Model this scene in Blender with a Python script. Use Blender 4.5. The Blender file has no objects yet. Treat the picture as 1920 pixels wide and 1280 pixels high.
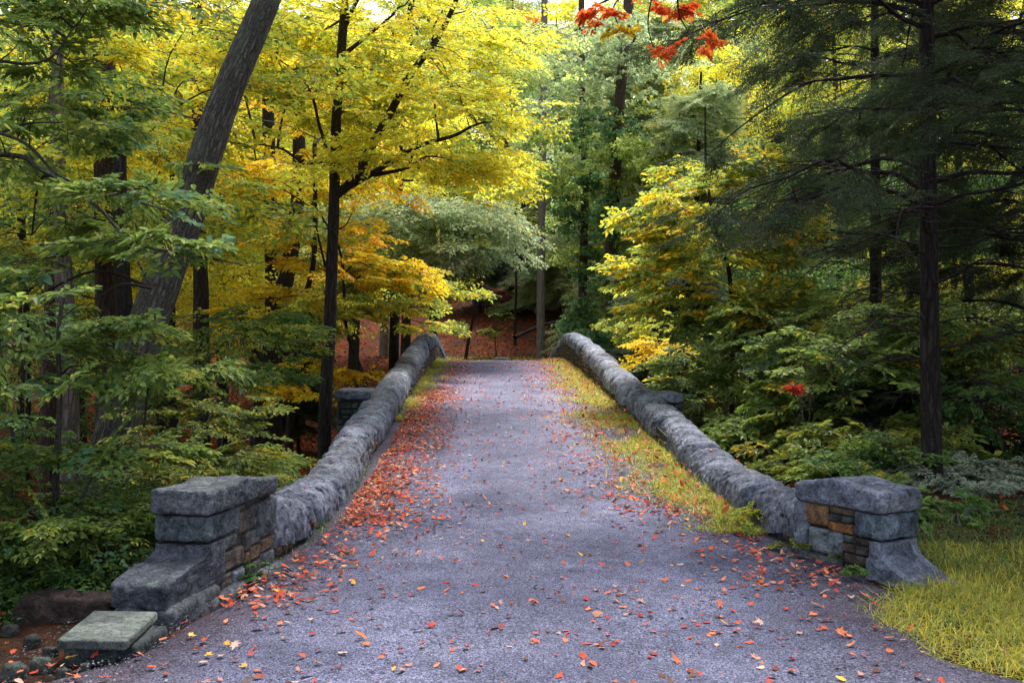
import bpy, math
import numpy as np
from math import radians, sin, cos, pi
from mathutils import noise as mnoise, Vector

S = bpy.context.scene
C = S.collection
# ------------------------------------------------------------------ camera, light, exposure
F = 1900.0                      # focal length in photo pixels (1920 wide)
EYE = 1.6
cam = bpy.data.cameras.new('camera'); camo = bpy.data.objects.new('camera', cam); C.objects.link(camo)
camo.location = (0, 0, EYE); camo.rotation_euler = (radians(90), 0, 0)
cam.sensor_width = 36; cam.lens = 36 * F / 1920; cam.clip_end = 1000; cam.clip_start = 0.05
S.camera = camo
SUN_FROM = Vector((0.16, 0.55, 1.0)).normalized()
W = bpy.data.worlds.new('World'); S.world = W; W.use_nodes = True
nt = W.node_tree; nt.nodes.clear()
sky = nt.nodes.new('ShaderNodeTexSky'); sky.sky_type = 'NISHITA'; sky.sun_disc = False
sky.sun_elevation = math.asin(SUN_FROM.z); sky.sun_rotation = math.atan2(SUN_FROM.x, SUN_FROM.y)
sky.dust_density = 3.0; sky.ozone_density = 1.0; sky.air_density = 1.0
bg = nt.nodes.new('ShaderNodeBackground'); bg.inputs[1].default_value = 0.15
wo = nt.nodes.new('ShaderNodeOutputWorld')
hs = nt.nodes.new('ShaderNodeHueSaturation'); hs.inputs['Saturation'].default_value = .55
nt.links.new(sky.outputs[0], hs.inputs['Color']); nt.links.new(hs.outputs[0], bg.inputs[0]); nt.links.new(bg.outputs[0], wo.inputs[0])
sl = bpy.data.lights.new('sun', 'SUN'); sl.energy = 2.7; sl.angle = radians(18); sl.color = (1, 0.95, 0.86)
so = bpy.data.objects.new('sun', sl); C.objects.link(so)
so.rotation_euler = SUN_FROM.to_track_quat('Z', 'Y').to_euler()
S.view_settings.view_transform = 'Standard'; S.view_settings.look = 'None'
S.view_settings.gamma = 1; S.view_settings.exposure = 1.5
S.render.engine = 'CYCLES'
S.cycles.max_bounces = 8; S.cycles.diffuse_bounces = 6; S.cycles.glossy_bounces = 1
S.cycles.transmission_bounces = 6; S.cycles.caustics_reflective = False; S.cycles.caustics_refractive = False

# ------------------------------------------------------------------ helpers
R = np.random.default_rng(7)
def at(px, py, Y):
    """real place of a photo point once its distance Y is known"""
    return np.array([(px - 960) / F * Y, Y, EYE - (py - 640) / F * Y])
def lin(c): return tuple(((x / 12.92) if x <= .04045 else ((x + .055) / 1.055) ** 2.4) for x in c)
def tag(o, label=None, cat=None, group=None, kind=None):
    if label: o['label'] = label
    if cat: o['category'] = cat
    if group: o['group'] = group
    if kind: o['kind'] = kind
    return o
def empty(name, loc, rz=0):
    o = bpy.data.objects.new(name, None); C.objects.link(o); o.location = loc; o.rotation_euler = (0, 0, rz)
    o.empty_display_size = .2
    return o
def vnoise(P, sc, seed=0.0):
    """fast smooth pseudo noise on (N,3), about -1..1"""
    P = P * sc + seed
    out = np.zeros(len(P)); a = 1.0
    M = np.array([[.36, .48, -.8], [-.8, .6, 0], [.48, .64, .6]])
    for k in range(4):
        x, y, z = P[:, 0], P[:, 1], P[:, 2]
        out += a * (np.sin(x + 1.3 * np.sin(y * 1.1 + .7)) * np.cos(y + 1.7 * np.sin(z * .9 + 1.1)) + np.sin(z + 1.5 * np.sin(x * .8)) * .5)
        P = (P @ M.T) * 2.03 + 3.1; a *= .5
    return out / 2.2
def chisel(P, sc, seed=0.0):
    """planar facets of quarried stone, about -1..1"""
    out = np.zeros(len(P)); Q = P * sc + seed + .12 * np.stack([vnoise(P, sc * 1.7, k + seed) for k in (1, 2, 3)], 1)
    for i, p in enumerate(Q):
        v = Vector(p); d, pts = mnoise.voronoi(v); c = pts[0]; r = mnoise.cell_vector(c * 57.3 + Vector((3.1, 1.7, .3)))
        out[i] = (v - c).dot(r - Vector((.5, .5, .5)) if r.length > .9 else r) * 1.3 + (r.x - .4) * .9
    return np.clip(out, -1.3, 1.3)
def link_mesh(name, V, Fq, mat, parent=None, col=None, smooth=False, bk=None, origin=None, tris=False):
    V = np.asarray(V, dtype=np.float32); Fq = np.asarray(Fq, dtype=np.int32)
    k = Fq.shape[1]
    me = bpy.data.meshes.new(name)
    me.vertices.add(len(V)); me.vertices.foreach_set('co', V.ravel())
    me.loops.add(Fq.size); me.loops.foreach_set('vertex_index', Fq.ravel())
    me.polygons.add(len(Fq)); me.polygons.foreach_set('loop_start', np.arange(0, Fq.size, k, dtype=np.int32))
    me.polygons.foreach_set('use_smooth', np.full(len(Fq), smooth))
    if col is not None:
        a = me.attributes.new('col', 'FLOAT_COLOR', 'POINT')
        c4 = np.ones((len(V), 4), np.float32); c4[:, :3] = col
        a.data.foreach_set('color', c4.ravel())
    if bk is not None:
        a = me.attributes.new('bk', 'FLOAT_VECTOR', 'POINT'); a.data.foreach_set('vector', np.asarray(bk, np.float32).ravel())
    me.update(calc_edges=True)
    me.materials.append(mat)
    o = bpy.data.objects.new(name, me); C.objects.link(o)
    if parent is not None: o.parent = parent
    return o
class MB:
    """collects quads"""
    def __init__(s): s.V = []; s.F = []; s.K = []; s.B = []; s.n = 0
    def add(s, V, Fq, col=None, bk=None):
        V = np.asarray(V, float); s.V.append(V); s.F.append(np.asarray(Fq) + s.n); s.n += len(V)
        s.K.append(np.broadcast_to(np.array(col if col is not None else (1, 1, 1), float), (len(V), 3)))
        s.B.append(bk if bk is not None else V)
    def build(s, name, mat, parent=None, smooth=False, bark=False):
        return link_mesh(name, np.concatenate(s.V), np.concatenate(s.F), mat, parent, np.concatenate(s.K), smooth,
                         np.concatenate(s.B) if bark else None)
def smooth_path(P, n):
    P = np.asarray(P, float)
    if len(P) == 2: return P[0] + (P[1] - P[0]) * np.linspace(0, 1, n)[:, None]
    Q = np.vstack([2 * P[0] - P[1], P, 2 * P[-1] - P[-2]])
    t = np.linspace(0, len(P) - 1 - 1e-6, n); i = t.astype(int); f = (t - i)[:, None]
    a, b, c, d = Q[i], Q[i + 1], Q[i + 2], Q[i + 3]
    return .5 * ((2 * b) + (c - a) * f + (2 * a - 5 * b + 4 * c - d) * f ** 2 + (3 * b - a - 3 * c + d) * f ** 3)
def tube(mb, P, r0, r1=None, ns=8, seg=None, rough=0.0, pw=1.0, flare=0.0, col=None):
    P = smooth_path(P, seg or max(2, len(P)))
    n = len(P)
    r = (np.linspace(1, 0, n) ** pw) * (r0 - (r1 if r1 is not None else r0)) + (r1 if r1 is not None else r0)
    if flare:
        h = np.concatenate([[0], np.cumsum(np.linalg.norm(np.diff(P, axis=0), axis=1))])
        r = r * (1 + flare * np.exp(-h / (r0 * 2.2)))
    T = np.gradient(P, axis=0); T /= np.linalg.norm(T, axis=1)[:, None] + 1e-9
    ref = np.array([0, 0, 1.]) if abs(T[n // 2][2]) < .8 else np.array([1., 0, 0])
    N = np.cross(T, ref); N /= np.linalg.norm(N, axis=1)[:, None] + 1e-9
    B = np.cross(T, N)
    a = np.linspace(0, 2 * pi, ns, endpoint=False)
    h = np.concatenate([[0], np.cumsum(np.linalg.norm(np.diff(P, axis=0), axis=1))])
    ca, sa = np.cos(a), np.sin(a)
    bk = np.stack([np.outer(r, ca), np.outer(r, sa), np.repeat(h[:, None], ns, 1)], 2).reshape(-1, 3)
    rr = np.repeat(r[:, None], ns, 1)
    if rough:
        rr = rr * (1 + rough * vnoise(bk * np.array([1, 1, .45]) / max(r0, .01), 2.3, P[0][0] * 7).reshape(n, ns))
    V = P[:, None, :] + rr[..., None] * (ca[None, :, None] * N[:, None, :] + sa[None, :, None] * B[:, None, :])
    i = np.arange(n - 1)[:, None]; j = np.arange(ns)[None, :]
    q = np.stack([i * ns + j, i * ns + (j + 1) % ns, (i + 1) * ns + (j + 1) % ns, (i + 1) * ns + j], 2).reshape(-1, 4)
    mb.add(V.reshape(-1, 3), q, col, bk)
    return P

# ------------------------------------------------------------------ materials
def newmat(name):
    m = bpy.data.materials.new(name); m.use_nodes = True; t = m.node_tree
    for n in list(t.nodes): t.nodes.remove(n)
    out = t.nodes.new('ShaderNodeOutputMaterial'); p = t.nodes.new('ShaderNodeBsdfPrincipled')
    t.links.new(p.outputs[0], out.inputs[0])
    return m, t, p, out
def N(t, ty, **kw):
    n = t.nodes.new(ty)
    for k, v in kw.items():
        if k.startswith('i_'):
            key = k[2:]
            key = int(key) if key.isdigit() else key.replace('_', ' ')
            n.inputs[key].default_value = v
        else: setattr(n, k, v)
    return n
def ramp(t, stops, interp='LINEAR'):
    n = t.nodes.new('ShaderNodeValToRGB'); e = n.color_ramp.elements; n.color_ramp.interpolation = interp
    while len(e) < len(stops): e.new(.5)
    for x, (p, c) in zip(e, stops):
        x.position = p; x.color = (*c, 1) if len(c) == 3 else c
    return n
def mix(t, a, b, f, mode='MIX'):
    n = t.nodes.new('ShaderNodeMix'); n.data_type = 'RGBA'; n.blend_type = mode
    for s, v in ((n.inputs[0], f), (n.inputs[6], a), (n.inputs[7], b)):
        if hasattr(v, 'is_linked'): t.links.new(v, s)
        elif isinstance(v, (int, float)): s.default_value = v
        else: s.default_value = (*v, 1)
    return n.outputs[2]
def noise(t, vec, scale, detail=4, rough=.6, dist=0):
    n = N(t, 'ShaderNodeTexNoise'); n.inputs['Scale'].default_value = scale; n.inputs['Detail'].default_value = detail
    n.inputs['Roughness'].default_value = rough; n.inputs['Distortion'].default_value = dist
    if vec is not None: t.links.new(vec, n.inputs['Vector'])
    return n
def bump(t, p, h, strength, dist, prev=None):
    b = N(t, 'ShaderNodeBump'); b.inputs['Strength'].default_value = strength; b.inputs['Distance'].default_value = dist
    t.links.new(h, b.inputs['Height'])
    if prev is not None: t.links.new(prev, b.inputs['Normal'])
    t.links.new(b.outputs[0], p.inputs['Normal']); return b.outputs[0]

def leaf_mat(name, transl=.52, rough=.5, spec=.3):
    m, t, p, out = newmat(name)
    a = N(t, 'ShaderNodeAttribute', attribute_name='col'); oi = N(t, 'ShaderNodeObjectInfo')
    c = mix(t, a.outputs['Color'], oi.outputs['Color'], 1.0, 'MULTIPLY')
    t.links.new(c, p.inputs['Base Color']); p.inputs['Roughness'].default_value = rough
    p.inputs['Specular IOR Level'].default_value = spec
    tr = N(t, 'ShaderNodeBsdfTranslucent'); t.links.new(c, tr.inputs[0])
    ms = N(t, 'ShaderNodeMixShader'); ms.inputs[0].default_value = transl
    t.links.new(p.outputs[0], ms.inputs[1]); t.links.new(tr.outputs[0], ms.inputs[2]); t.links.new(ms.outputs[0], out.inputs[0])
    return m
M_LEAF = leaf_mat('leaf'); M_NEEDLE = leaf_mat('needle', .32, .6, .25); M_GRASS = leaf_mat('grass_blade', .4, .5, .25)
M_FALLEN = leaf_mat('fallen_leaf', .12, .85, .04)

def bark_mat(name, dark, mid, light, fiss=14., moss=None, stretch=.16):
    m, t, p, out = newmat(name)
    a = N(t, 'ShaderNodeAttribute', attribute_name='bk')
    mp = N(t, 'ShaderNodeMapping'); mp.inputs['Scale'].default_value = (1, 1, stretch); t.links.new(a.outputs['Vector'], mp.inputs[0])
    n1 = noise(t, mp.outputs[0], fiss * 1.6, 5, .65, .6)
    v = N(t, 'ShaderNodeTexVoronoi', feature='DISTANCE_TO_EDGE'); v.inputs['Scale'].default_value = fiss * 1.5
    nd = noise(t, a.outputs['Vector'], fiss * .8, 3); 
    ad = N(t, 'ShaderNodeVectorMath', operation='MULTIPLY_ADD'); t.links.new(nd.outputs['Color'], ad.inputs[0]); ad.inputs[1].default_value = (.05, .05, .05); t.links.new(mp.outputs[0], ad.inputs[2])
    t.links.new(ad.outputs[0], v.inputs['Vector'])
    r1 = ramp(t, [(0.0, dark), (.10, mid), (.45, light)]); t.links.new(v.outputs['Distance'], r1.inputs[0])
    r2 = ramp(t, [(.3, dark), (.55, mid), (.75, light)]); t.links.new(n1.outputs[0], r2.inputs[0])
    c = mix(t, r1.outputs[0], r2.outputs[0], .5)
    if moss:
        n3 = noise(t, a.outputs['Vector'], 2.2, 4, .6); r3 = ramp(t, [(.5, (0, 0, 0)), (.68, (1, 1, 1))]); t.links.new(n3.outputs[0], r3.inputs[0])
        c = mix(t, c, moss, r3.outputs[0])
    t.links.new(c, p.inputs['Base Color']); p.inputs['Roughness'].default_value = .9; p.inputs['Specular IOR Level'].default_value = .2
    rh = ramp(t, [(0, (0, 0, 0)), (.25, (1, 1, 1))]); t.links.new(v.outputs['Distance'], rh.inputs[0])
    b1 = bump(t, p, rh.outputs[0], .9, .02); bump(t, p, n1.outputs[0], .8, .02, b1)
    return m
B_GREY = bark_mat('bark_grey', (0.020, 0.018, 0.016), (0.095, 0.084, 0.076), (0.250, 0.227, 0.205), 16, (0.115, 0.128, 0.095))
B_DARK = bark_mat('bark_dark', (0.012, 0.009, 0.009), (0.035, 0.028, 0.027), (0.078, 0.065, 0.061), 14)
B_RED = bark_mat('bark_reddish', (.02, .012, .011), (.075, .048, .042), (.15, .105, .09), 15)
B_PALE = bark_mat('bark_pale', (.08, .065, .06), (.2, .165, .155), (.34, .29, .28), 10)
B_TWIG = bark_mat('bark_twig', (.05, .045, .04), (.12, .11, .10), (.22, .2, .18), 20)

def stone_mat(name, cols, attr=False, scale=1.0, bs=1.0):
    m, t, p, out = newmat(name)
    tc = N(t, 'ShaderNodeTexCoord'); vec = tc.outputs['Object']
    n1 = noise(t, vec, 3.2 * scale, 6, .68, .5); n2 = noise(t, vec, 14 * scale, 5, .7, .8); n3 = noise(t, vec, 75 * scale, 4, .7)
    r1 = ramp(t, [(.3, cols[0]), (.48, cols[1]), (.62, cols[2]), (.75, cols[3])]); t.links.new(n1.outputs[0], r1.inputs[0])
    r2 = ramp(t, [(.34, (.28, .28, .29)), (.5, (.9, .9, .9)), (.68, (1.5, 1.5, 1.5))]); t.links.new(n2.outputs[0], r2.inputs[0])
    c = mix(t, r1.outputs[0], r2.outputs[0], .9, 'MULTIPLY')
    r3 = ramp(t, [(.36, (.35, .35, .36)), (.5, (.95, .95, .95)), (.66, (1.5, 1.5, 1.5))]); t.links.new(n3.outputs[0], r3.inputs[0])
    c = mix(t, c, r3.outputs[0], .7, 'MULTIPLY')
    # lichen and moss spots with a shape of their own
    n4 = noise(t, vec, 7 * scale, 5, .75, .3); r4 = ramp(t, [(.60, (0, 0, 0)), (.66, (1, 1, 1))]); t.links.new(n4.outputs[0], r4.inputs[0])
    c = mix(t, c, cols[4], r4.outputs[0])
    n5 = noise(t, vec, 1.7 * scale, 4, .7, .6); r5 = ramp(t, [(.40, (.55, .56, .6)), (.52, (1, 1, 1)), (.64, (1.3, 1.3, 1.28))]); t.links.new(n5.outputs[0], r5.inputs[0])
    c = mix(t, c, r5.outputs[0], .8, 'MULTIPLY')
    n6 = noise(t, vec, 22 * scale, 4, .8, .2); r6 = ramp(t, [(.30, (.18, .18, .2)), (.40, (1, 1, 1))]); t.links.new(n6.outputs[0], r6.inputs[0])
    c = mix(t, c, r6.outputs[0], .85, 'MULTIPLY')
    if attr:
        a = N(t, 'ShaderNodeAttribute', attribute_name='col'); c = mix(t, c, a.outputs['Color'], 1.0, 'MULTIPLY')
    oi = N(t, 'ShaderNodeObjectInfo'); c = mix(t, c, oi.outputs['Color'], 1.0, 'MULTIPLY')
    t.links.new(c, p.inputs['Base Color']); p.inputs['Roughness'].default_value = .88; p.inputs['Specular IOR Level'].default_value = .25
    b1 = bump(t, p, n2.outputs[0], .9 * bs, .03); bump(t, p, n3.outputs[0], .7 * bs, .008, b1)
    return m
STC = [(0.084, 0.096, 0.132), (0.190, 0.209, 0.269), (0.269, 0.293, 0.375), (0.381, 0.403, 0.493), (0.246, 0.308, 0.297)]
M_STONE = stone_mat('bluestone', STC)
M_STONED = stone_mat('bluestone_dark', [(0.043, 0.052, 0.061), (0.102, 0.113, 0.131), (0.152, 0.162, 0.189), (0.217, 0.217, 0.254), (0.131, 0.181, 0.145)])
M_MASON = stone_mat('masonry', [(.6, .6, .6), (.9, .9, .9), (1.1, 1.1, 1.1), (1.3, 1.3, 1.3), (.8, .95, .85)], attr=True)
M_SLAB = stone_mat('slab_stone', [(0.083, 0.098, 0.090), (0.112, 0.131, 0.124), (0.135, 0.154, 0.146), (0.165, 0.180, 0.176), (0.098, 0.120, 0.098)], scale=1.3, bs=.5)

# gravel path
def path_mat():
    m, t, p, out = newmat('gravel_path')
    tc = N(t, 'ShaderNodeTexCoord'); vec = tc.outputs['Object']
    n0 = noise(t, vec, .9, 4, .6); n1 = noise(t, vec, 9, 5, .7); n2 = noise(t, vec, 95, 3, .85); n3 = noise(t, vec, 38, 5, .85)
    r0 = ramp(t, [(.3, (.066, .071, .118)), (.5, (.105, .112, .178)), (.7, (.15, .156, .235))]); t.links.new(n0.outputs[0], r0.inputs[0])
    r1 = ramp(t, [(.3, (.6, .58, .6)), (.5, (1, 1, 1)), (.7, (1.3, 1.28, 1.26))]); t.links.new(n1.outputs[0], r1.inputs[0])
    c = mix(t, r0.outputs[0], r1.outputs[0], .8, 'MULTIPLY')
    r2 = ramp(t, [(.38, (.15, .15, .17)), (.5, (1, 1, 1)), (.62, (2.6, 2.5, 2.5))]); t.links.new(n2.outputs[0], r2.inputs[0])
    c = mix(t, c, r2.outputs[0], 1.0, 'MULTIPLY')
    r3 = ramp(t, [(.36, (.4, .4, .42)), (.5, (1, 1, 1)), (.66, (1.6, 1.55, 1.55))]); t.links.new(n3.outputs[0], r3.inputs[0])
    c = mix(t, c, r3.outputs[0], .75, 'MULTIPLY')
    a = N(t, 'ShaderNodeAttribute', attribute_name='col'); c = mix(t, c, a.outputs['Color'], 1.0, 'MULTIPLY')
    t.links.new(c, p.inputs['Base Color']); p.inputs['Roughness'].default_value = .9; p.inputs['Specular IOR Level'].default_value = .15
    b = bump(t, p, n3.outputs[0], 1.0, .012); bump(t, p, n2.outputs[0], 1.0, .006, b)
    return m
M_PATH = path_mat()
def ground_mat():
    m, t, p, out = newmat('leaf_litter_soil')
    tc = N(t, 'ShaderNodeTexCoord'); vec = tc.outputs['Object']
    v = N(t, 'ShaderNodeTexVoronoi'); v.inputs['Scale'].default_value = 9; v.inputs['Randomness'].default_value = 1
    nd = noise(t, vec, 6, 3); ad = N(t, 'ShaderNodeVectorMath', operation='MULTIPLY_ADD'); t.links.new(nd.outputs['Color'], ad.inputs[0]); ad.inputs[1].default_value = (.15, .15, .15); t.links.new(vec, ad.inputs[2]); t.links.new(ad.outputs[0], v.inputs['Vector'])
    sp = N(t, 'ShaderNodeSeparateColor'); t.links.new(v.outputs['Color'], sp.inputs[0])
    r = ramp(t, [(0, (.05, .018, .012)), (.25, (.16, .03, .015)), (.5, (.26, .055, .02)), (.7, (.10, .03, .02)), (.85, (.32, .10, .025)), (1, (.05, .03, .02))]); t.links.new(sp.outputs[0], r.inputs[0])
    n0 = noise(t, vec, .5, 4, .6); r0 = ramp(t, [(.42, (0, 0, 0)), (.6, (1, 1, 1))]); t.links.new(n0.outputs[0], r0.inputs[0])
    soil = noise(t, vec, 25, 5, .7); rs = ramp(t, [(.3, (.02, .014, .01)), (.7, (.08, .055, .035))]); t.links.new(soil.outputs[0], rs.inputs[0])
    fac = mix(t, r0.outputs[0], (.15, .15, .15), .3)
    c = mix(t, r.outputs[0], rs.outputs[0], fac)
    a = N(t, 'ShaderNodeAttribute', attribute_name='col'); c = mix(t, c, a.outputs['Color'], 1.0, 'MULTIPLY')
    t.links.new(c, p.inputs['Base Color']); p.inputs['Roughness'].default_value = .95; p.inputs['Specular IOR Level'].default_value = .05
    b = bump(t, p, v.outputs['Distance'], .8, .05); bump(t, p, soil.outputs[0], .7, .03, b)
    return m
M_GROUND = ground_mat()
def plain(name, c, rough=.8):
    m, t, p, out = newmat(name); tc = N(t, 'ShaderNodeTexCoord'); n = noise(t, tc.outputs['Object'], 30, 4)
    r = ramp(t, [(.3, tuple(x * .55 for x in c)), (.7, tuple(x * 1.3 for x in c))]); t.links.new(n.outputs[0], r.inputs[0])
    t.links.new(r.outputs[0], p.inputs['Base Color']); p.inputs['Roughness'].default_value = rough
    bump(t, p, n.outputs[0], .5, .01); return m
M_PEB = leaf_mat('pebble', 0.0, .8, .3)

# ------------------------------------------------------------------ lie of the land
def xc(Y): return .49 - .031 * np.asarray(Y, float)
RY = [0, 7.5, 9, 11, 13, 15.5, 18, 20, 24.6, 28, 30, 31.2, 33, 36, 40, 44, 50, 60]
RZ = [0, 0, .03, .11, .21, .36, .5, .6, .82, .96, 1.01, 1.0, .9, .62, .3, .35, 1.0, 2.6]
_yy = np.linspace(0, 60, 1201); _zz = np.interp(_yy, RY, RZ)
_k = np.exp(-np.linspace(-2, 2, 31) ** 2); _k /= _k.sum(); _zz = np.convolve(np.pad(_zz, 15, 'edge'), _k, 'valid')
def road(Y): return np.interp(Y, _yy, _zz)
def ground(X, Y):
    X = np.asarray(X, float); Y = np.asarray(Y, float)
    d = X - xc(Y)
    base = np.interp(Y, [-40, 7, 9, 44, 50, 60, 80, 110, 150, 220], [0, 0, 0, .35, 1.05, 2.9, 8, 17, 30, 45])
    y0 = np.where(d < 0, 8.0, 10.5)
    rav = np.clip((Y - y0) / 14, 0, 1) * np.clip((45 - Y) / 14, 0, 1)
    rav = rav * rav * (3 - 2 * rav)
    side = np.clip((np.abs(d) - 2.2) / 2.5, 0, 1)
    near = np.clip((9 - Y) / 4, 0, 1)
    z = base - np.where(d < 0, 1.9, 2.8) * rav
    z = z - .18 * side * near * (d < 0) * np.clip((np.abs(d) - 2.6) / 3, 0, 1)
    P = np.stack([X, Y, X * 0], -1).reshape(-1, 3)
    z = z + (.22 * vnoise(P, .35) + .06 * vnoise(P, 1.6, 4)).reshape(z.shape) * np.clip((np.abs(d) - 2.6) / 2, 0, 1) * np.where(Y > 50, 2.2, 1)
    return z

def grid_quads(n, m):
    i = np.arange(n - 1)[:, None]; j = np.arange(m - 1)[None, :]
    return np.stack([i * m + j, i * m + j + 1, (i + 1) * m + j + 1, (i + 1) * m + j], 2).reshape(-1, 4)
xs = np.sort(np.concatenate([np.linspace(-110, -10, 50), np.linspace(-9.7, 9.7, 120), np.linspace(10, 110, 50)]))
ys = np.concatenate([np.linspace(-25, 2, 20), np.linspace(2.2, 50, 220), np.linspace(50.7, 220, 120)])
GX, GY = np.meshgrid(xs, ys); GZ = ground(GX, GY)
GZ = GZ - .03 * (np.abs(GX - xc(GY)) < 3.4) * (GY < 10) - .06 * (GY > 43) * (np.abs(GX - xc(GY)) < 2.3) * (GY < 47)
Vg = np.stack([GX, GY, GZ], -1).reshape(-1, 3)
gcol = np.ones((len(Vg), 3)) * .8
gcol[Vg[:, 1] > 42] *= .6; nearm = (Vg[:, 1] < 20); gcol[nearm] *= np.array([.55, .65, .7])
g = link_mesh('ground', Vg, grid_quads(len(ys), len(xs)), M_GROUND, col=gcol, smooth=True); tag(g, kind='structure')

# inner faces of the two parapets
LYs = [5.0, 6.2, 7.2, 8.0, 9, 11, 45]; LXs = [-2.06, -1.86, -1.70, -1.61, -1.60, -1.65, -1.31 - .031 * 45]
RYs = [6.2, 6.85, 7.5, 8.1, 9, 11, 45]; RXs = [2.85, 2.52, 2.20, 2.08, 2.03, 1.95, 2.66 - .031 * 45]
def inL(Y): return np.interp(Y, LYs, LXs)
def inR(Y): return np.interp(Y, RYs, RXs)
py_ = np.concatenate([np.linspace(1.0, 12, 180), np.linspace(12.1, 46, 150)])
pe = np.linspace(0, 1, 61)
PV = []
for y in py_:
    if y < 6.6: lx = np.interp(y, [1, 4.4, 5.2, 6.0, 6.6], [-3.2, -2.35, -2.0, -1.75, -1.72]) + .05 * sin(y * 5)
    else: lx = inL(y) - .12
    rx = np.interp(y, [1, 4.2, 4.8, 5.2, 5.8, 6.4, 7.2], [2.8, 2.7, 2.45, 2.2, 2.2, 2.45, 2.45]) + .05 * sin(y * 7 + 1) if y < 7.2 else inR(y) + .1
    X = lx + (rx - lx) * pe
    P = np.stack([X, np.full_like(X, y), X * 0], 1)
    d = (X - (lx + rx) / 2) / (rx - lx) * 2
    z = road(y) + .018 * (1 - d ** 2) + .010 * vnoise(P, 1.3) + .004 * vnoise(P, 9) + .012
    if y < 7.2: z = np.where(np.abs(d) > .94, z - .03 * (np.abs(d) - .94) / .06, z)
    P[:, 2] = z; PV.append(P)
PV = np.concatenate(PV)
dd = np.abs(np.tile(pe, len(py_)) * 2 - 1)
w = np.clip((dd - .62 + .12 * vnoise(PV, 2.2)) / .3, 0, 1)[:, None]
trk = np.exp(-((dd - .38) / .1) ** 2)[:, None] * .38 * (0.6 + .4 * vnoise(PV, .9, 3))[:, None]
pat = (1 + .16 * vnoise(PV, 1.1, 12) + .10 * vnoise(PV, 3.7, 2))[:, None]; brn = np.clip(vnoise(PV, 1.5, 30) - .55, 0, 1)[:, None]
pc = (1 + trk) * pat * (1 - brn * np.array([-.25, .0, .35])) * (1 - w) + w * np.array([.62, .50, .45])
p_ = link_mesh('path', PV, grid_quads(len(py_), len(pe)), M_PATH, col=pc, smooth=True); tag(p_, kind='structure')
def pathz(X, Y): return road(Y) + .018 + .012

# ------------------------------------------------------------------ stone parapets
TY = [5, 7, 7.6, 8.2, 9, 10, 11, 12, 13, 14.5, 16.6, 20, 24.6, 28, 30, 31.5, 33, 35, 38.5, 42, 45]
TZ = [.50, .47, .42, .36, .325, .34, .40, .49, .56, .67, .86, 1.14, 1.54, 1.77, 1.84, 1.83, 1.72, 1.5, 1.12, .85, .75]
_tz = np.interp(_yy, TY, TZ); _k2 = np.exp(-np.linspace(-2, 2, 21) ** 2); _k2 /= _k2.sum(); _tz = np.convolve(np.pad(_tz, 10, 'edge'), _k2, 'valid')
def topz(Y): return np.interp(Y, _yy, _tz)
def rough_block(corners_lo, corners_hi, n=(26, 18, 12), amp=.02, rnd=.03, seed=0., top=None):
    """a quarry-faced block: 4 plan corners low / high, rounded edges and chiselled faces -> V,F"""
    lo = np.asarray(corners_lo, float); hi = np.asarray(corners_hi, float)
    Vs = []; Fs = []; k = 0
    cen = (lo.mean(0) + hi.mean(0)) / 2
    def tri(u, v, w):     # u,v in plan, w up
        a = lo[0] * ((1 - u) * (1 - v))[..., None] + lo[1] * (u * (1 - v))[..., None] + lo[2] * (u * v)[..., None] + lo[3] * ((1 - u) * v)[..., None]
        b = hi[0] * ((1 - u) * (1 - v))[..., None] + hi[1] * (u * (1 - v))[..., None] + hi[2] * (u * v)[..., None] + hi[3] * ((1 - u) * v)[..., None]
        return a + (b - a) * w[..., None]
    size = (np.linalg.norm(lo[1] - lo[0]), np.linalg.norm(lo[3] - lo[0]), np.linalg.norm(hi[0] - lo[0]))
    for ax in range(3):
        o = [i for i in range(3) if i != ax]
        A, Bq = np.meshgrid(np.linspace(0, 1, n[o[0]]), np.linspace(0, 1, n[o[1]]), indexing='ij')
        for s in (0, 1):
            q = [None] * 3; q[o[0]] = A; q[o[1]] = Bq; q[ax] = np.full_like(A, float(s))
            uv = [x.copy() for x in q]
            # round the edges: pull points near two extremes toward the inside
            e = [np.minimum(x, 1 - x) * sz / rnd for x, sz in zip(uv, size)]
            e = [np.clip(1 - x, 0, 1) for x in e]
            L = np.sqrt(e[0] ** 2 + e[1] ** 2 + e[2] ** 2); pull = np.where(L > 1, (L - 1) / (L + 1e-9), 0)
            for i in range(3):
                sg = np.where(uv[i] < .5, 1, -1); uv[i] = uv[i] + sg * e[i] * pull * rnd / size[i]
            P = tri(*uv).reshape(-1, 3)
            Vs.append(P); f = grid_quads(*A.shape)
            flip = (s == 0) ^ (ax == 1)
            Fs.append((f[:, ::-1] if not flip else f) + k); k += len(P)
    V = np.concatenate(Vs); Fq = np.concatenate(Fs)
    D = V - cen; D /= np.linalg.norm(D, axis=1)[:, None]
    nz = vnoise(V, 7, seed) * .35 + chisel(V, 11, seed) * .55 + chisel(V, 27, seed + 4) * .35 + .12 * vnoise(V, 50, seed)
    zone = V + D * (amp * nz)[:, None]
    if top is not None: zone[:, 2] += top(zone)
    # weld
    key = np.round(V, 5); _, idx, inv = np.unique(key, axis=0, return_index=True, return_inverse=True)
    return zone[idx], inv.reshape(-1)[Fq]
def block(name, lo, z0, z1, mat, parent, hi=None, amp=.015, rnd=.03, n=(26, 18, 12), seed=0., top=None, col=None):
    lo2 = np.array([[x, y, z0] for x, y in lo]); hi2 = np.array([[x, y, z1] for x, y in (hi if hi is not None else lo)])
    V, Fq = rough_block(lo2, hi2, n, amp, rnd, seed, top)
    o = link_mesh(name, V, Fq, mat, parent, np.ones((len(V), 3)), True)
    if col: o.color = (*col, 1)
    return o
def inner_line(side, Y): return inL(Y) if side < 0 else inR(Y)
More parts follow.
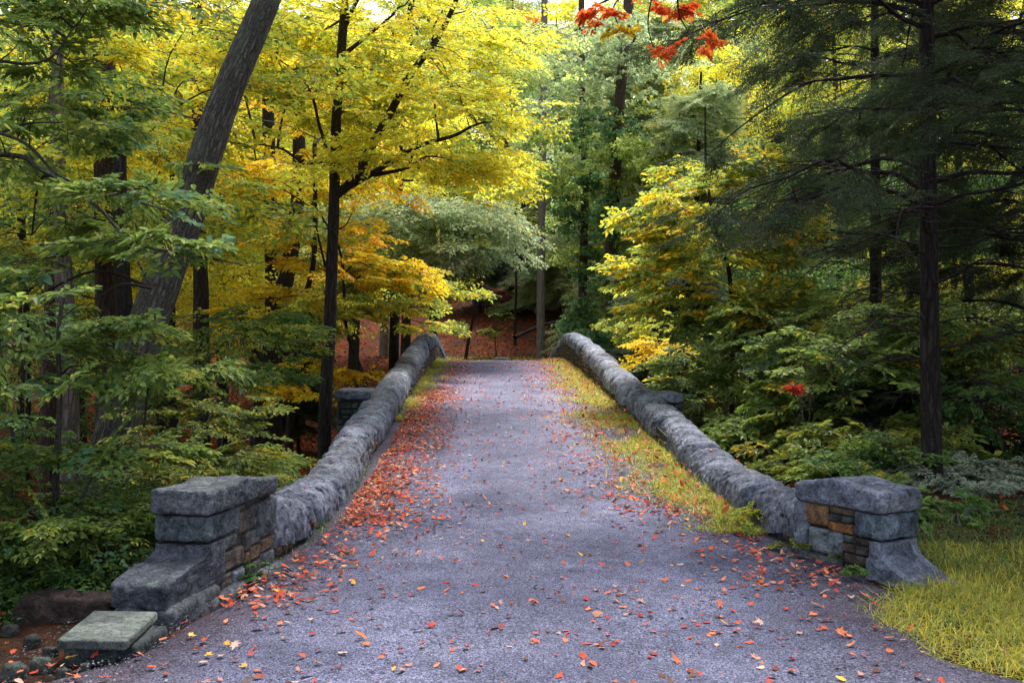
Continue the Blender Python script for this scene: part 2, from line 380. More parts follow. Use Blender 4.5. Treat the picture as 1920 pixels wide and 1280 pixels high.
def coping(parent, side, ya, yb):
    y = ya; k = 0
    CW = .47
    while y < yb - .3:
        L = float(R.uniform(.7, 1.5)); ye = min(y + L, yb)
        if yb - ye < .5: ye = yb
        near = y < 15
        na = (70 if y < 10 else 52) if near else 30; nb = 46 if near else 28
        Ys = np.linspace(y + .006, ye - .006, na)
        a = np.linspace(0, 1, nb)
        # profile: inner bottom -> over the dome -> outer bottom
        th = pi * a; c_, s_ = np.cos(th), np.sin(th)
        ex = 2.0 / 2.9
        prx = np.sign(c_) * np.abs(c_) ** ex; prz = np.abs(s_) ** ex
        hgt = .30 + float(R.uniform(-.012, .012))
        jx, jz, jw = float(R.normal(0, .016)), float(R.normal(0, .016)), float(R.uniform(.92, 1.08))
        V = []
        for i, yy in enumerate(Ys):
            T = np.array([inner_line(side, yy + .1) - inner_line(side, yy - .1), .2]); T /= np.linalg.norm(T)
            nrm = np.array([T[1], -T[0]]) * side      # outward (away from the path)
            cx, cy = np.array([inner_line(side, yy), yy]) + nrm * (CW / 2 + jx)
            e = min(yy - y, ye - yy); sh = 1 - .24 * math.exp(-(e / .032) ** 1.2)
            wz = float(topz(yy)) + jz
            off = -prx * CW / 2 * jw * sh             # inner side first
            z = wz - hgt + prz * hgt * sh
            V.append(np.stack([cx + nrm[0] * off, cy + nrm[1] * off, z], 1))
        V = np.array(V); cen = V.mean(1, keepdims=True); D = V - cen; D /= np.linalg.norm(D, axis=2, keepdims=True) + 1e-9
        Vf = V.reshape(-1, 3); amp = .032
        sd = float(R.uniform(0, 50))
        cs_ = 1.0 if near else .8
        nz = vnoise(Vf, 4, sd) * .7 + chisel(Vf, 8 * cs_, sd) * .75 + chisel(Vf, 20 * cs_, sd + 3) * .4 + .12 * vnoise(Vf, 45, sd)
        Vf = Vf + D.reshape(-1, 3) * (amp * nz)[:, None]
        q = grid_quads(na, nb)
        if side > 0: q = q[:, ::-1]
        # end caps as strips to the bottom
        caps = []
        for r_ in (0, na - 1):
            row = r_ * nb + np.arange(nb)
            for j in range(nb // 2 - 0):
                a1, b1 = row[j], row[nb - 1 - j]; a2, b2 = row[min(j + 1, nb - 1)], row[max(nb - 2 - j, 0)]
                if a2 < b2 or True:
                    if j < nb // 2 - 1: caps.append((a1, a2, b2, b1) if r_ == 0 else (b1, b2, a2, a1))
        q = np.vstack([q, np.array(caps)])
        o = link_mesh('coping_stone', Vf, q, M_STONE, parent, np.ones((len(Vf), 3)), True)
        tn = float(R.uniform(.82, 1.12)); o.color = (tn * float(R.uniform(.97, 1.03)), tn, tn * float(R.uniform(.97, 1.05)), 1)
        y = ye; k += 1
PAL_ST = [(.10, .11, .12), (.16, .16, .18), (.13, .15, .15), (.20, .12, .075), (.15, .10, .075), (.10, .085, .08), (.18, .17, .19), (.26, .14, .06)]
def masonry_face(mb, P0, P1, z0, z1f, z0f, out, seed, cw=.5, depth=.03, pal=PAL_ST):
    """rows of squared rubble between plan points P0..P1, z0f(t)..z1f(t); each stone stands proud of the mortar"""
    rr = np.random.default_rng(seed); P0 = np.array(P0); P1 = np.array(P1); L = np.linalg.norm(P1 - P0)
    t = 0.
    zlo = min(z0f(0), z0f(1)); zhi = max(z1f(0), z1f(1)); z = zlo
    while z < zhi - .02:
        h = float(rr.uniform(.07, .13)); x = -float(rr.uniform(0, .1))
        while x < L:
            w = float(rr.uniform(.10, .28)); a = max(x, 0); b = min(x + w, L); x += w
            if b - a < .03: continue
            tm = (a + b) / 2 / L; lo_ = max(z, z0f(tm)); hi_ = min(z + h, z1f(tm))
            if hi_ - lo_ < .025: continue
            g_ = .006; a += g_; b -= g_; lo2 = lo_ + g_; hi2 = hi_ - g_
            nu, nv = 8, 6
            A, B_ = np.meshgrid(np.linspace(0, 1, nu), np.linspace(0, 1, nv), indexing='ij')
            e = np.minimum(np.minimum(A, 1 - A) * (b - a), np.minimum(B_, 1 - B_) * (hi2 - lo2))
            dp = np.where(e < 1e-6, -depth, 0.) + .004 * (rr.normal(size=A.shape)) + .006 * np.clip(e / .03, 0, 1) + float(rr.uniform(-.006, .008))
            pos = P0 + (P1 - P0) * ((a + (b - a) * A)[..., None] / L)
            V = np.concatenate([pos + dp[..., None] * np.array(out), (lo2 + (hi2 - lo2) * B_)[..., None]], 2).reshape(-1, 3)
            c = np.array(pal[int(rr.integers(len(pal)))]) * float(rr.uniform(.8, 1.2))
            mb.add(V, grid_quads(nu, nv), c)
        z += h
def parapet(side, ystart, label):
    sn = 'left' if side < 0 else 'right'
    root = empty('stone_parapet', (0, 0, 0)); tag(root, label, 'stone wall', 'parapets of the stone bridge')
    coping(root, side, ystart, 44.5)
    # wall body down into the ravine: rubble faces both sides on a core
    mb = MB(); Ys = np.linspace(ystart, 44.5, 60)
    V = []
    for yy in Ys:
        xi = inner_line(side, yy) + side * .03; xo = xi + side * .40
        zt = float(topz(yy)) - .14; zb = min(float(ground(xo + side * .3, yy)), float(road(yy))) - .6
        V.append([[xi, yy, zb], [xi, yy, zt], [xo, yy, zt], [xo, yy, zb]])
    V = np.array(V).reshape(-1, 3); q = []
    for i in range(len(Ys) - 1):
        for j in range(4): q.append((i * 4 + j, i * 4 + (j + 1) % 4, (i + 1) * 4 + (j + 1) % 4, (i + 1) * 4 + j))
    q.append((0, 1, 2, 3)); n_ = len(Ys) * 4 - 4; q.append((n_, n_ + 1, n_ + 2, n_ + 3))
    core = MB(); core.add(V, np.array(q), (.05, .05, .05))
    step = 1.0
    for i, yy in enumerate(np.arange(ystart, 44.2, step)):
        y2 = min(yy + step, 44.5)
        xi1, xi2 = inner_line(side, yy) + side * .015, inner_line(side, y2) + side * .015
        f1 = lambda t, a=yy, b=y2: float(topz(a + (b - a) * t)) - .20
        f0 = lambda t, a=yy, b=y2: float(road(a + (b - a) * t)) - .05
        masonry_face(core, (xi1, yy), (xi2, y2), 0, f1, f0, (-side, 0), 11 + i)
        if yy < 34:
            xo1, xo2 = xi1 + side * .43, xi2 + side * .43
            g0 = lambda t, a=yy, b=y2, x=xo1: float(ground(x + side * .3, a + (b - a) * t)) - .2
            masonry_face(core, (xo1, yy), (xo2, y2), 0, f1, g0, (side, 0), 111 + i)
    core.build('wall', M_MASON, root)
    return root
PL = parapet(-1, 7.2, 'long parapet of rounded grey stones on the left, ending beside the flat slab')
PR = parapet(1, 7.5, 'long parapet of rounded grey stones on the right, with yellow grass at its foot')

def pier(root, side, B, D, dirv, T, Lc, Lf, zc, zb2, zb1, foot_top, zfoot0, seed, pal, custom):
    """end pier. B near inner corner of the column, dirv unit plan vector toward the viewer, T thickness outward"""
    dirv = np.array(dirv) / np.linalg.norm(dirv); outv = np.array([-dirv[1], dirv[0]]) * (1 if side > 0 else -1)
    if outv[0] * side < 0: outv = -outv
    B = np.array(B)
    q = lambda a, o: tuple(B + dirv * a + outv * o)      # a toward the viewer, o outward
    pr = empty('end_pier', (0, 0, 0)); pr.parent = root
    ordr = (lambda l: l) if side < 0 else (lambda l: [l[1], l[0], l[3], l[2]])
    def quad(a0, a1, o0, o1): return [q(a1, o1), q(a1, o0), q(a0, o0), q(a0, o1)] if side < 0 else [q(a1, o0), q(a1, o1), q(a0, o1), q(a0, o0)]
    # cap stone with an uneven crowned top
    def captop(P):
        s = (P[:, :2] - B) @ dirv; up = np.clip((P[:, 2] - zb2 - .05) / .1, 0, 1)
        return up * (.022 * vnoise(P * np.array([1, 1, 0]), 4.5, seed) - .05 * np.clip(-s / Lc, 0, 1) ** 1.5 * custom.get('slope', 1) + custom.get('hump', .0) * np.exp(-((s + Lc * .55) / .2) ** 2))
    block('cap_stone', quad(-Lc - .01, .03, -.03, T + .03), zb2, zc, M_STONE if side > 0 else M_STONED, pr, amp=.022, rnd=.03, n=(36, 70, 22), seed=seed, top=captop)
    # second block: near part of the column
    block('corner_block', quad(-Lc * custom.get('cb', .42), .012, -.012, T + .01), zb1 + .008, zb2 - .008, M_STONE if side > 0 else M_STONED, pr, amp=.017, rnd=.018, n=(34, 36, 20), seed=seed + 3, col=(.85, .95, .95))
    # base stone with a sweeping foot
    nU, nV, nW = 34, 26, 30
    prof_t = np.linspace(0, 1, nU)
    z = zb1 - .008 + (zfoot0 - zb1) * prof_t
    # how far the near face sweeps out at each height
    h = (zb1 - z) / (zb1 - zfoot0)
    if side < 0: sw = Lf * (1 / (1 + np.exp(-(h - .38) * 19))) * .97 + .02
    else: sw = Lf * h ** 2.6 + .015
    Vs = []; Fs = []; k = 0
    ring = np.linspace(0, 1, nV)
    back = -Lc * custom.get('bb', .2)
    rows = []
    for i in range(nU):
        pts = []
        a1 = sw[i]
        e = .02
        # around: inner face from back to near, near face, outer face back
        n3 = 18
        for s in np.linspace(0, 1, n3): pts.append((back + (a1 - .03 - back) * s, -.012 - (.02 * h[i] if side > 0 else 0)))
        pts.append((a1 - .008, .0))
        for s in np.linspace(0, 1, 16): pts.append((a1 + .012 * sin(pi * s), .03 + (T - .05) * s))
        pts.append((a1 - .012, T))
        for s in np.linspace(0, 1, n3): pts.append((a1 - .03 + (back - a1 + .03) * s, T + .01))
        rows.append([(*q(a, o), z[i]) for a, o in pts])
    # tuck: close top and bottom by shrinking rows
    m = len(rows[0]); top = np.array(rows[0]); bot = np.array(rows[-1])
    ct, cb = top.mean(0), bot.mean(0)
    rows = [list(map(tuple, ct + (top - ct) * f)) for f in (.02, .5, .96)] + rows + [list(map(tuple, cb + (bot - cb) * f)) for f in (.97, .5, .02)]
    V = np.array(rows).reshape(-1, 3)
    i = np.arange(len(rows) - 1)[:, None]; j = np.arange(m)[None, :]
    Fq = np.stack([i * m + j, (i + 1) * m + j, (i + 1) * m + (j + 1) % m, i * m + (j + 1) % m], 2).reshape(-1, 4)
    cen = V.mean(0); Dn = V - cen; Dn /= np.linalg.norm(Dn, axis=1)[:, None]
    nz = vnoise(V, 6, seed + 8) * .4 + chisel(V, 10, seed) * .6 + chisel(V, 26, seed + 2) * .4
    V = V + Dn * (.018 * nz)[:, None]
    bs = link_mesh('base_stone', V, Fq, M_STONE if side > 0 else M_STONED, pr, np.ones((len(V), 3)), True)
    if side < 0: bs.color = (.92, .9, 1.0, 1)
    # masonry between: individually placed squared stones, one mesh
    mb = MB()
    def st(a0, a1, z0, z1, c, proud=.0):
        g_ = .003; nu, nv = 14, 12
        A, Bq = np.meshgrid(np.linspace(0, 1, nu), np.linspace(0, 1, nv), indexing='ij')
        e = np.minimum(np.minimum(A, 1 - A) * abs(a1 - a0), np.minimum(Bq, 1 - Bq) * (z1 - z0))
        pos = B + dirv * (a0 + g_ + (a1 - a0 - 2 * g_) * A)[..., None]
        V = np.concatenate([pos, (z0 + g_ + (z1 - z0 - 2 * g_) * Bq)[..., None]], 2).reshape(-1, 3)
        dp = np.where(e < 1e-6, -.02, .004 * np.clip(e / .02, 0, 1)) + proud
        dp = dp.ravel() + .010 * vnoise(V, 16, seed + a0 * 9) + .004 * vnoise(V, 45, seed)
        V[:, :2] -= outv * dp[:, None]
        mb.add(V, grid_quads(nu, nv), c)
    for s_ in custom['stones']: st(*s_)
    # mortar core, set behind the stone faces
    cz0, cz1 = custom['core']
    lo = [q(.0 - .06, .03), q(-.06, T - .02), q(-Lc + .0, T - .02), q(-Lc + .0, .03)]
    V = np.array([(x, y, cz0) for x, y in lo] + [(x, y, cz1) for x, y in lo])
    mb.add(V, [(0, 1, 5, 4), (1, 2, 6, 5), (2, 3, 7, 6), (3, 0, 4, 7), (4, 5, 6, 7), (3, 2, 1, 0)], (.06, .055, .05))
    mb.build('masonry', M_MASON, pr, True)
    # outer side rubble
    mo = MB(); Pa = q(-Lc, T + .0); Pb = q(-.05, T + .0)
    masonry_face(mo, Pa, Pb, 0, lambda t: zb2 - .01, lambda t: cz0, tuple(outv), int(seed) + 60)
    mo.build('outer_masonry', M_MASON, pr)
    # block joining the coping
    jb = custom['join']
    block('joint_block', quad(jb[0], jb[1], -.015, T + .01), jb[2], jb[3], M_STONE if side > 0 else M_STONED, pr, amp=.014, rnd=.03, n=(18, 16, 20), seed=seed + 12)
    return pr
GR = (.13, .145, .15); BR = (.17, .105, .065); DK = (.085, .08, .078); OR = (.33, .15, .055); PU = (.15, .13, .14); BL = (.22, .25, .28)
stonesL = [(-.52, -.34, .49, .535, (.12, .11, .08)), (-.66, -.52, .49, .535, DK), (-.60, -.42, .33, .49, (.13, .105, .085)), (-.98, -.60, .33, .5, (.11, .12, .12)),
           (-.42, -.10, .27, .36, GR), (-.24, -.02, .235, .27, BR), (-.20, -.02, .13, .235, (.13, .085, .06)), (-.52, -.20, .13, .265, (.12, .10, .085)),
           (-.62, -.52, .20, .33, DK), (-.78, -.62, .22, .33, GR), (-1.02, -.78, .24, .33, PU), (-.60, -.52, .12, .20, BR), (-.78, -.60, .12, .22, (.17, .11, .07)), (-1.02, -.78, .14, .24, (.16, .11, .075)),
           (-.11, -.02, .02, .13, (.12, .09, .07)), (-.34, -.11, .03, .13, (.13, .11, .09)), (-.52, -.34, -.04, .12, BL), (-.80, -.52, .0, .12, DK), (-1.02, -.80, .02, .14, GR),
           (-.34, -.02, -.06, .025, DK), (-.52, -.34, -.1, -.045, GR)]
pier(PL, -1, (-1.86, 6.2), 0, (-.10, -.58), .34, 1.02, .52, .70, .535, .365, .25, .10, 3., None,
     dict(slope=1.1, hump=.02, stones=stonesL, core=(-.3, .52), join=(-1.04, -.70, .26, .50)))
stonesR = [(-.70, -.47, .265, .43, (.27, .155, .08)), (-.47, -.24, .375, .43, (.22, .15, .10)), (-.47, -.36, .32, .375, (.08, .09, .10)), (-.36, -.24, .32, .375, (.10, .12, .12)),
           (-.47, -.24, .245, .32, OR), (-.76, -.66, .20, .262, (.16, .10, .07)), (-.76, -.66, .10, .20, (.13, .09, .07)), (-.66, -.34, .07, .255, BL, .01),
           (-.34, -.23, .19, .243, GR), (-.23, -.10, .19, .243, (.12, .09, .07)), (-.34, -.23, .12, .19, (.14, .10, .08)), (-.23, -.10, .12, .19, (.13, .11, .11)), (-.34, -.10, .04, .12, (.12, .09, .075)),
           (-.34, -.10, -.05, .04, (.14, .10, .08)), (-.76, -.34, -.08, .07, GR), (-.10, -.02, -.05, .243, DK), (-.24, -.02, .245, .42, GR)]
pier(PR, 1, (2.50, 6.86), 0, (.5, -.86), .36, .76, .42, .585, .43, .245, .25, -.02, 21., None,
     dict(slope=.35, hump=.045, cb=.30, bb=.14, stones=stonesR, core=(-.3, .41), join=(-.80, -.66, -.05, .43)))
# plinth rock below the left foot
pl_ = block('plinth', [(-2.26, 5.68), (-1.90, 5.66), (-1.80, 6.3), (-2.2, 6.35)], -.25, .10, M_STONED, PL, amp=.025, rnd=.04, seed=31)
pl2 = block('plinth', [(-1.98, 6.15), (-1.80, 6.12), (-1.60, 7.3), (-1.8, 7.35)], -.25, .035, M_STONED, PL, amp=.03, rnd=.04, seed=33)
# buttresses outside both walls
def buttress(root, side, y0, y1, xo, ztop):
    xi = float(inner_line(side, y0)) + side * .25
    bt = empty('buttress', (0, 0, 0)); bt.parent = root
    lo = [(min(xi, xo), y0), (max(xi, xo), y0), (max(xi, xo), y1), (min(xi, xo), y1)]
    block('cap_stone', lo, ztop - .16, ztop, M_STONE, bt, amp=.03, rnd=.05, seed=y0, n=(26, 18, 10))
    mb = MB(); zb = float(ground(xo, y0)) - .5
    masonry_face(mb, (xi, y0), (xo - side * .05, y0), 0, lambda t: ztop - .165, lambda t: zb, (0, -1), 77, pal=[(.08, .105, .10), (.11, .13, .13), (.09, .10, .09)])
    masonry_face(mb, (xo - side * .05, y0), (xo - side * .05, y1), 0, lambda t: ztop - .165, lambda t: zb, (side, 0), 78)
    x0, x1 = sorted((xi, xo - side * .08)); V = np.array([(x, y, z) for z in (zb, ztop - .17) for x, y in ((x0, y0 + .03), (x1, y0 + .03), (x1, y1), (x0, y1))])
    mb.add(V, [(0, 1, 5, 4), (1, 2, 6, 5), (2, 3, 7, 6), (3, 0, 4, 7), (4, 5, 6, 7)], (.05, .05, .05)); mb.build('masonry', M_MASON, bt)
buttress(PL, -1, 16.6, 17.5, -2.92, .80)
buttress(PR, 1, 15.6, 16.5, 2.66, .80)
# bridge deck body below the path
V = []; Ys = np.linspace(8, 44, 40)
for yy in Ys: V += [[float(inL(yy)) - .2, yy, float(road(yy)) - .12], [float(inR(yy)) + .2, yy, float(road(yy)) - .12], [float(inR(yy)) + .2, yy, -5], [float(inL(yy)) - .2, yy, -5]]
q = [(i * 4 + j, i * 4 + (j + 1) % 4, i * 4 + 4 + (j + 1) % 4, i * 4 + 4 + j) for i in range(39) for j in range(4)]
tag(link_mesh('bridge_deck', V, q, M_MASON, None, np.full((len(V), 3), .12)), kind='structure')

# stone slab on its block, near left
st = empty('stone_bench', (-2.1, 5.3, 0)); tag(st, 'flat greenish slab laid on a rough stone block before the left pier', 'stone slab')
o = block('slab', [(-2.27, 5.04), (-1.91, 5.02), (-1.95, 5.58), (-2.31, 5.60)], .068, .118, M_SLAB, None, amp=.005, rnd=.012, n=(30, 30, 8), seed=41); o.parent = st; o.location = (2.1, -5.3, 0)
o = block('support_block', [(-2.26, 5.09), (-1.90, 5.12), (-1.86, 5.5), (-2.25, 5.55)], -.12, .064, M_STONED, None, amp=.012, rnd=.02, n=(30, 20, 12), seed=43, col=(.6, .65, .6)); o.parent = st; o.location = (2.1, -5.3, 0)

# ------------------------------------------------------------------ foliage kit
def kites(b, d, n, L, Wd, fold=.25):
    s = np.cross(n, d); s /= np.linalg.norm(s, axis=1)[:, None] + 1e-9
    L = L[:, None]; Wd = Wd[:, None]
    m = b + d * L * .45
    v = np.stack([b, m + s * Wd / 2 + n * Wd * fold, b + d * L - n * L * .12, m - s * Wd / 2 + n * Wd * fold], 1)
    return v.reshape(-1, 3)
def ovals(b, d, n, L, Wd, fold=.22):
    s = np.cross(n, d); s /= np.linalg.norm(s, axis=1)[:, None] + 1e-9
    L = L[:, None]; Wd = Wd[:, None]
    v = np.stack([b, b + d * L * .3 + s * Wd * .46 + n * Wd * fold, b + d * L * .68 + s * Wd * .34 + n * Wd * fold * .5 - n * L * .03, b + d * L - n * L * .12,
                  b + d * L * .68 - s * Wd * .34 + n * Wd * fold * .5 - n * L * .03, b + d * L * .3 - s * Wd * .46 + n * Wd * fold], 1)
    return v.reshape(-1, 3)
def unit(v): return v / (np.linalg.norm(v, axis=-1, keepdims=True) + 1e-9)
def spray_beech(rr, nside=7, step=.085, jit=.35):
    """flat spray along +X, unit length"""
    B, D = [], []
    tw = [((0, 0, 0), (1, 0, -.08))]
    def leaves_on(p, d, L, a0):
        k = 0; x = a0
        while x < L:
            for sg in ((1,) if k % 2 else (-1,)):
                ang = math.radians(45 + rr.normal() * 14) * sg
                dd = (d[0] * cos(ang) - d[1] * sin(ang), d[0] * sin(ang) + d[1] * cos(ang), -.12 + rr.normal() * .15)
                B.append((p[0] + d[0] * x, p[1] + d[1] * x, p[2] - .1 * x * x + rr.normal() * .012)); D.append(dd)
            x += step * .55 * rr.uniform(.7, 1.3); k += 1
        B.append((p[0] + d[0] * L, p[1] + d[1] * L, p[2] - .1 * L * L)); D.append((d[0], d[1], -.1))
    leaves_on((0, 0, 0), (1, 0), 1, .5)
    for i in range(nside):
        t = .15 + .75 * i / nside; sg = 1 if i % 2 else -1; an = math.radians(rr.uniform(35, 60)) * sg; L = (.55 - .35 * t) * rr.uniform(.8, 1.2)
        d = (cos(an), sin(an)); p = (t, 0, -.08 * t)
        tw.append((p, (p[0] + d[0] * L, p[1] + d[1] * L, p[2] - .1 * L)))
        leaves_on(p, d, L, .08)
    B = np.array(B); D = unit(np.array(D)); n = len(B)
    Nn = unit(np.stack([rr.normal(0, jit, n), rr.normal(0, jit, n), np.ones(n)], 1))
    return B, D, Nn, np.ones(n), np.array([(a, b) for a, b in tw], float)
def spray_hemlock(rr, nside=13):
    B, D, sz = [], [], []
    tw = [((0, 0, 0), (1, 0, -.12))]
    for i in range(nside):
        t = .05 + .92 * i / nside
        for sg in (1, -1):
            an = math.radians(rr.uniform(48, 68)) * sg; L = (.42 - .30 * t) * rr.uniform(.55, 1.25)
            d = np.array((cos(an), sin(an), -.12 + rr.normal() * .12)); p = np.array((t, 0, -.12 * t * t)); 
            if rr.uniform() < .5: tw.append((tuple(p), tuple(p + d * L * .8)))
            x = .02
            while x < L:
                for s2 in (1, -1):
                    a2 = an + math.radians(rr.uniform(30, 60)) * s2
                    B.append(p + d * x + (0, 0, -.25 * x * x)); D.append((cos(a2), sin(a2), -.2 + rr.normal() * .2)); sz.append(rr.uniform(.7, 1.3))
                x += .042
    B = np.array(B); D = unit(np.array(D)); n = len(B)
    Nn = unit(np.stack([rr.normal(0, .3, n), rr.normal(0, .3, n), np.ones(n)], 1))
    return B, D, Nn, np.array(sz), np.array(tw, float)
def spray_clump(rr, k=26):
    B = unit(rr.normal(size=(k, 3))) * (rr.uniform(.1, 1, (k, 1)) ** .5) * np.array([.5, .45, .22]) + np.array([.45, 0, 0])
    D = unit(rr.normal(size=(k, 3)) * np.array([1, 1, .45]) + np.array([.4, 0, -.2]))
    Nn = unit(np.stack([rr.normal(0, .55, k), rr.normal(0, .55, k), np.ones(k)], 1))
    return B, D, Nn, rr.uniform(.7, 1.25, k), np.array([((0, 0, 0), (.7, 0, 0))], float)
_tr = np.random.default_rng(5)
TEMPL = {'beech': [spray_beech(_tr) for _ in range(6)], 'hemlock': [spray_hemlock(_tr) for _ in range(5)], 'clump': [spray_clump(_tr) for _ in range(8)],
         'loose': [spray_beech(_tr, 4, .15, .6) for _ in range(6)]}
PALS = {  # (colour, weight) real leaf pigments
 'yellow': [((.88, .76, .05), 5), ((.80, .80, .10), 4), ((.55, .64, .10), 3), ((.84, .58, .04), 1.2), ((.34, .46, .09), 1)],
 'yelgreen': [((.62, .60, .06), 4), ((.40, .50, .08), 4), ((.20, .30, .07), 3), ((.68, .50, .04), 2)],
 'lime': [((0.575, 0.667, 0.161), 4), ((0.437, 0.552, 0.138), 4), ((0.713, 0.736, 0.230), 2), ((0.230, 0.345, 0.115), 3)],
 'green': [((0.125, 0.237, 0.062), 5), ((0.188, 0.312, 0.075), 4), ((0.088, 0.175, 0.056), 3), ((0.125, 0.275, 0.138), 1)],
 'leftgreen': [((0.195, 0.286, 0.065), 5), ((0.286, 0.377, 0.078), 4), ((0.117, 0.195, 0.052), 3), ((0.156, 0.312, 0.182), .6), ((0.442, 0.455, 0.065), 1.2)],
 'dark': [((.035, .06, .028), 4), ((.055, .085, .035), 3), ((.03, .05, .03), 2)],
 'hemlock': [((.042, .07, .032), 4), ((.06, .095, .038), 3), ((.09, .125, .05), 1)],
 'silver': [((0.442, 0.546, 0.286), 4), ((0.338, 0.455, 0.234), 4), ((0.598, 0.676, 0.390), 2), ((0.780, 0.650, 0.104), .8)],
 'gold': [((.88, .62, .03), 5), ((.78, .60, .03), 4), ((.50, .50, .05), 3), ((.80, .34, .02), 1)],
 'orange': [((.70, .25, .03), 4), ((.75, .38, .05), 3), ((.60, .15, .03), 2), ((.6, .5, .08), 1)],
 'red': [((.85, .16, .04), 5), ((.88, .26, .05), 4), ((.85, .40, .06), 2), ((.6, .07, .03), 1)],
 'crimson': [((.55, .05, .03), 4), ((.4, .05, .04), 3), ((.7, .14, .05), 1)],
 'turning': [((.36, .46, .09), 5), ((.25, .35, .08), 4), ((.86, .70, .05), 3), ((.88, .56, .04), 1.5), ((.5, .56, .12), 2)],
 'rust': [((.20, .075, .05), 4), ((.28, .10, .06), 3), ((.14, .06, .05), 2)],
 'ivy': [((0.121, 0.243, 0.095), 4), ((0.189, 0.351, 0.135), 3), ((0.203, 0.351, 0.121), 2), ((0.068, 0.135, 0.068), 2), ((0.608, 0.567, 0.054), .3)],
 'pale': [((.42, .48, .38), 4), ((.30, .38, .27), 3), ((.55, .60, .48), 2)],
 'olive': [((.24, .29, .05), 4), ((.15, .21, .045), 4), ((.40, .40, .06), 2), ((.07, .11, .035), 2), ((.5, .38, .03), .6)],
 'witch': [((0.216, 0.312, 0.072), 5), ((0.144, 0.216, 0.060), 4), ((0.324, 0.420, 0.096), 2.5), ((0.720, 0.504, 0.036), .45), ((0.120, 0.240, 0.144), .5)],
}
def foliage(rr, pos, axis, kind, pal, size, leaf, wr=.55, hi=False, twigcol=(.06, .045, .035), roll=.35, fold=.2, stuffdrop=0.):
    """pos (M,3), axis (M,3) -> V,F,col of one crown"""
    T = TEMPL[kind]; M = len(pos); which = rr.integers(len(T), size=M)
    cs = np.array([c for c, _ in PALS[pal]]); ws = np.array([w for _, w in PALS[pal]], float); ws /= ws.sum()
    Vs, Cs, tV, tC = [], [], [], []
    ax = unit(axis); up = np.array([0, 0, 1.]) + rr.normal(0, roll, (M, 3)); yv = unit(np.cross(up, ax)); zv = np.cross(ax, yv)
    Rm = np.stack([ax, yv, zv], 2)               # columns
    sc = size * rr.uniform(.65, 1.25, M)
    sw = rr.uniform(size=M)                      # per-spray colour leaning
    for k, (B, D, Nn, sz, tw) in enumerate(T):
        I = np.where(which == k)[0]
        if not len(I): continue
        m, n = len(I), len(B)
        b = np.einsum('mij,nj->mni', Rm[I], B) * sc[I][:, None, None] + pos[I][:, None, :]
        d = unit(np.einsum('mij,nj->mni', Rm[I], D) + rr.normal(0, .16, (m, n, 3)))
        nn = unit(np.einsum('mij,nj->mni', Rm[I], Nn) + rr.normal(0, .22, (m, n, 3)))
        b, d, nn = b.reshape(-1, 3), d.reshape(-1, 3), nn.reshape(-1, 3)
        keep = rr.uniform(size=m * n) > .10
        L = np.tile(sz, m) * leaf * rr.uniform(.6, 1.25, m * n)
        fav = (np.cumsum(ws)[None] > sw[I][:, None]).argmax(1)
        ci = np.where(rr.uniform(size=(m, n)) < .5, fav[:, None], rr.choice(len(cs), size=(m, n), p=ws)).ravel()
        c = cs[ci] * rr.uniform(.78, 1.22, (m * n, 1))
        b, d, nn, L, c = b[keep], d[keep], nn[keep], L[keep], c[keep]
        if hi: Vs.append(ovals(b, d, nn, L, L * wr, fold)); Cs.append(np.repeat(c, 6, 0))
        else: Vs.append(kites(b, d, nn, L, L * wr, fold)); Cs.append(np.repeat(c, 4, 0))
        # twigs of the spray: narrow ribbons
        a = np.einsum('mij,nj->mni', Rm[I], tw[:, 0]) * sc[I][:, None, None] + pos[I][:, None]
        e = np.einsum('mij,nj->mni', Rm[I], tw[:, 1]) * sc[I][:, None, None] + pos[I][:, None]
        a, e = a.reshape(-1, 3), e.reshape(-1, 3); s = unit(np.cross(e - a, rr.normal(size=a.shape))) * (leaf * .05)
        tV.append(np.stack([a - s, a + s, e + s * .4, e - s * .4], 1).reshape(-1, 3)); tC.append(np.broadcast_to(np.array(twigcol), (len(a) * 4, 3)))
    LV = np.concatenate(Vs); LC = np.concatenate(Cs); TV = np.concatenate(tV); TC = np.concatenate(tC)
    if hi:
        nl = len(LV) // 6; o6 = np.arange(nl)[:, None] * 6
        q = np.concatenate([o6 + np.array([0, 1, 2, 3]), o6 + np.array([3, 4, 5, 0])])
    else: q = np.arange(len(LV)).reshape(-1, 4)
    tq = np.arange(len(TV)).reshape(-1, 4) + len(LV)
    return np.concatenate([LV, TV]), np.concatenate([q, tq]), np.concatenate([LC, TC])
def sub_clusters(rr, c, r, n, per, flat=.35, spread=.32):
    """n sprays grouped into layered plates inside an ellipsoid; returns spray positions and plate centres"""
    K = max(1, int(n / per)); u = unit(rr.normal(size=(K, 3))) * (rr.uniform(.08, 1, (K, 1)) ** .45)
    cen = np.array(c) + u * np.array(r)
    idx = rr.integers(K, size=n)
    off = rr.normal(size=(n, 3)) * np.array([spread, spread, spread * flat * .5]) * np.mean(r[:2]) * .9
    return cen[idx] + off, cen, idx
NLEAF = [0]
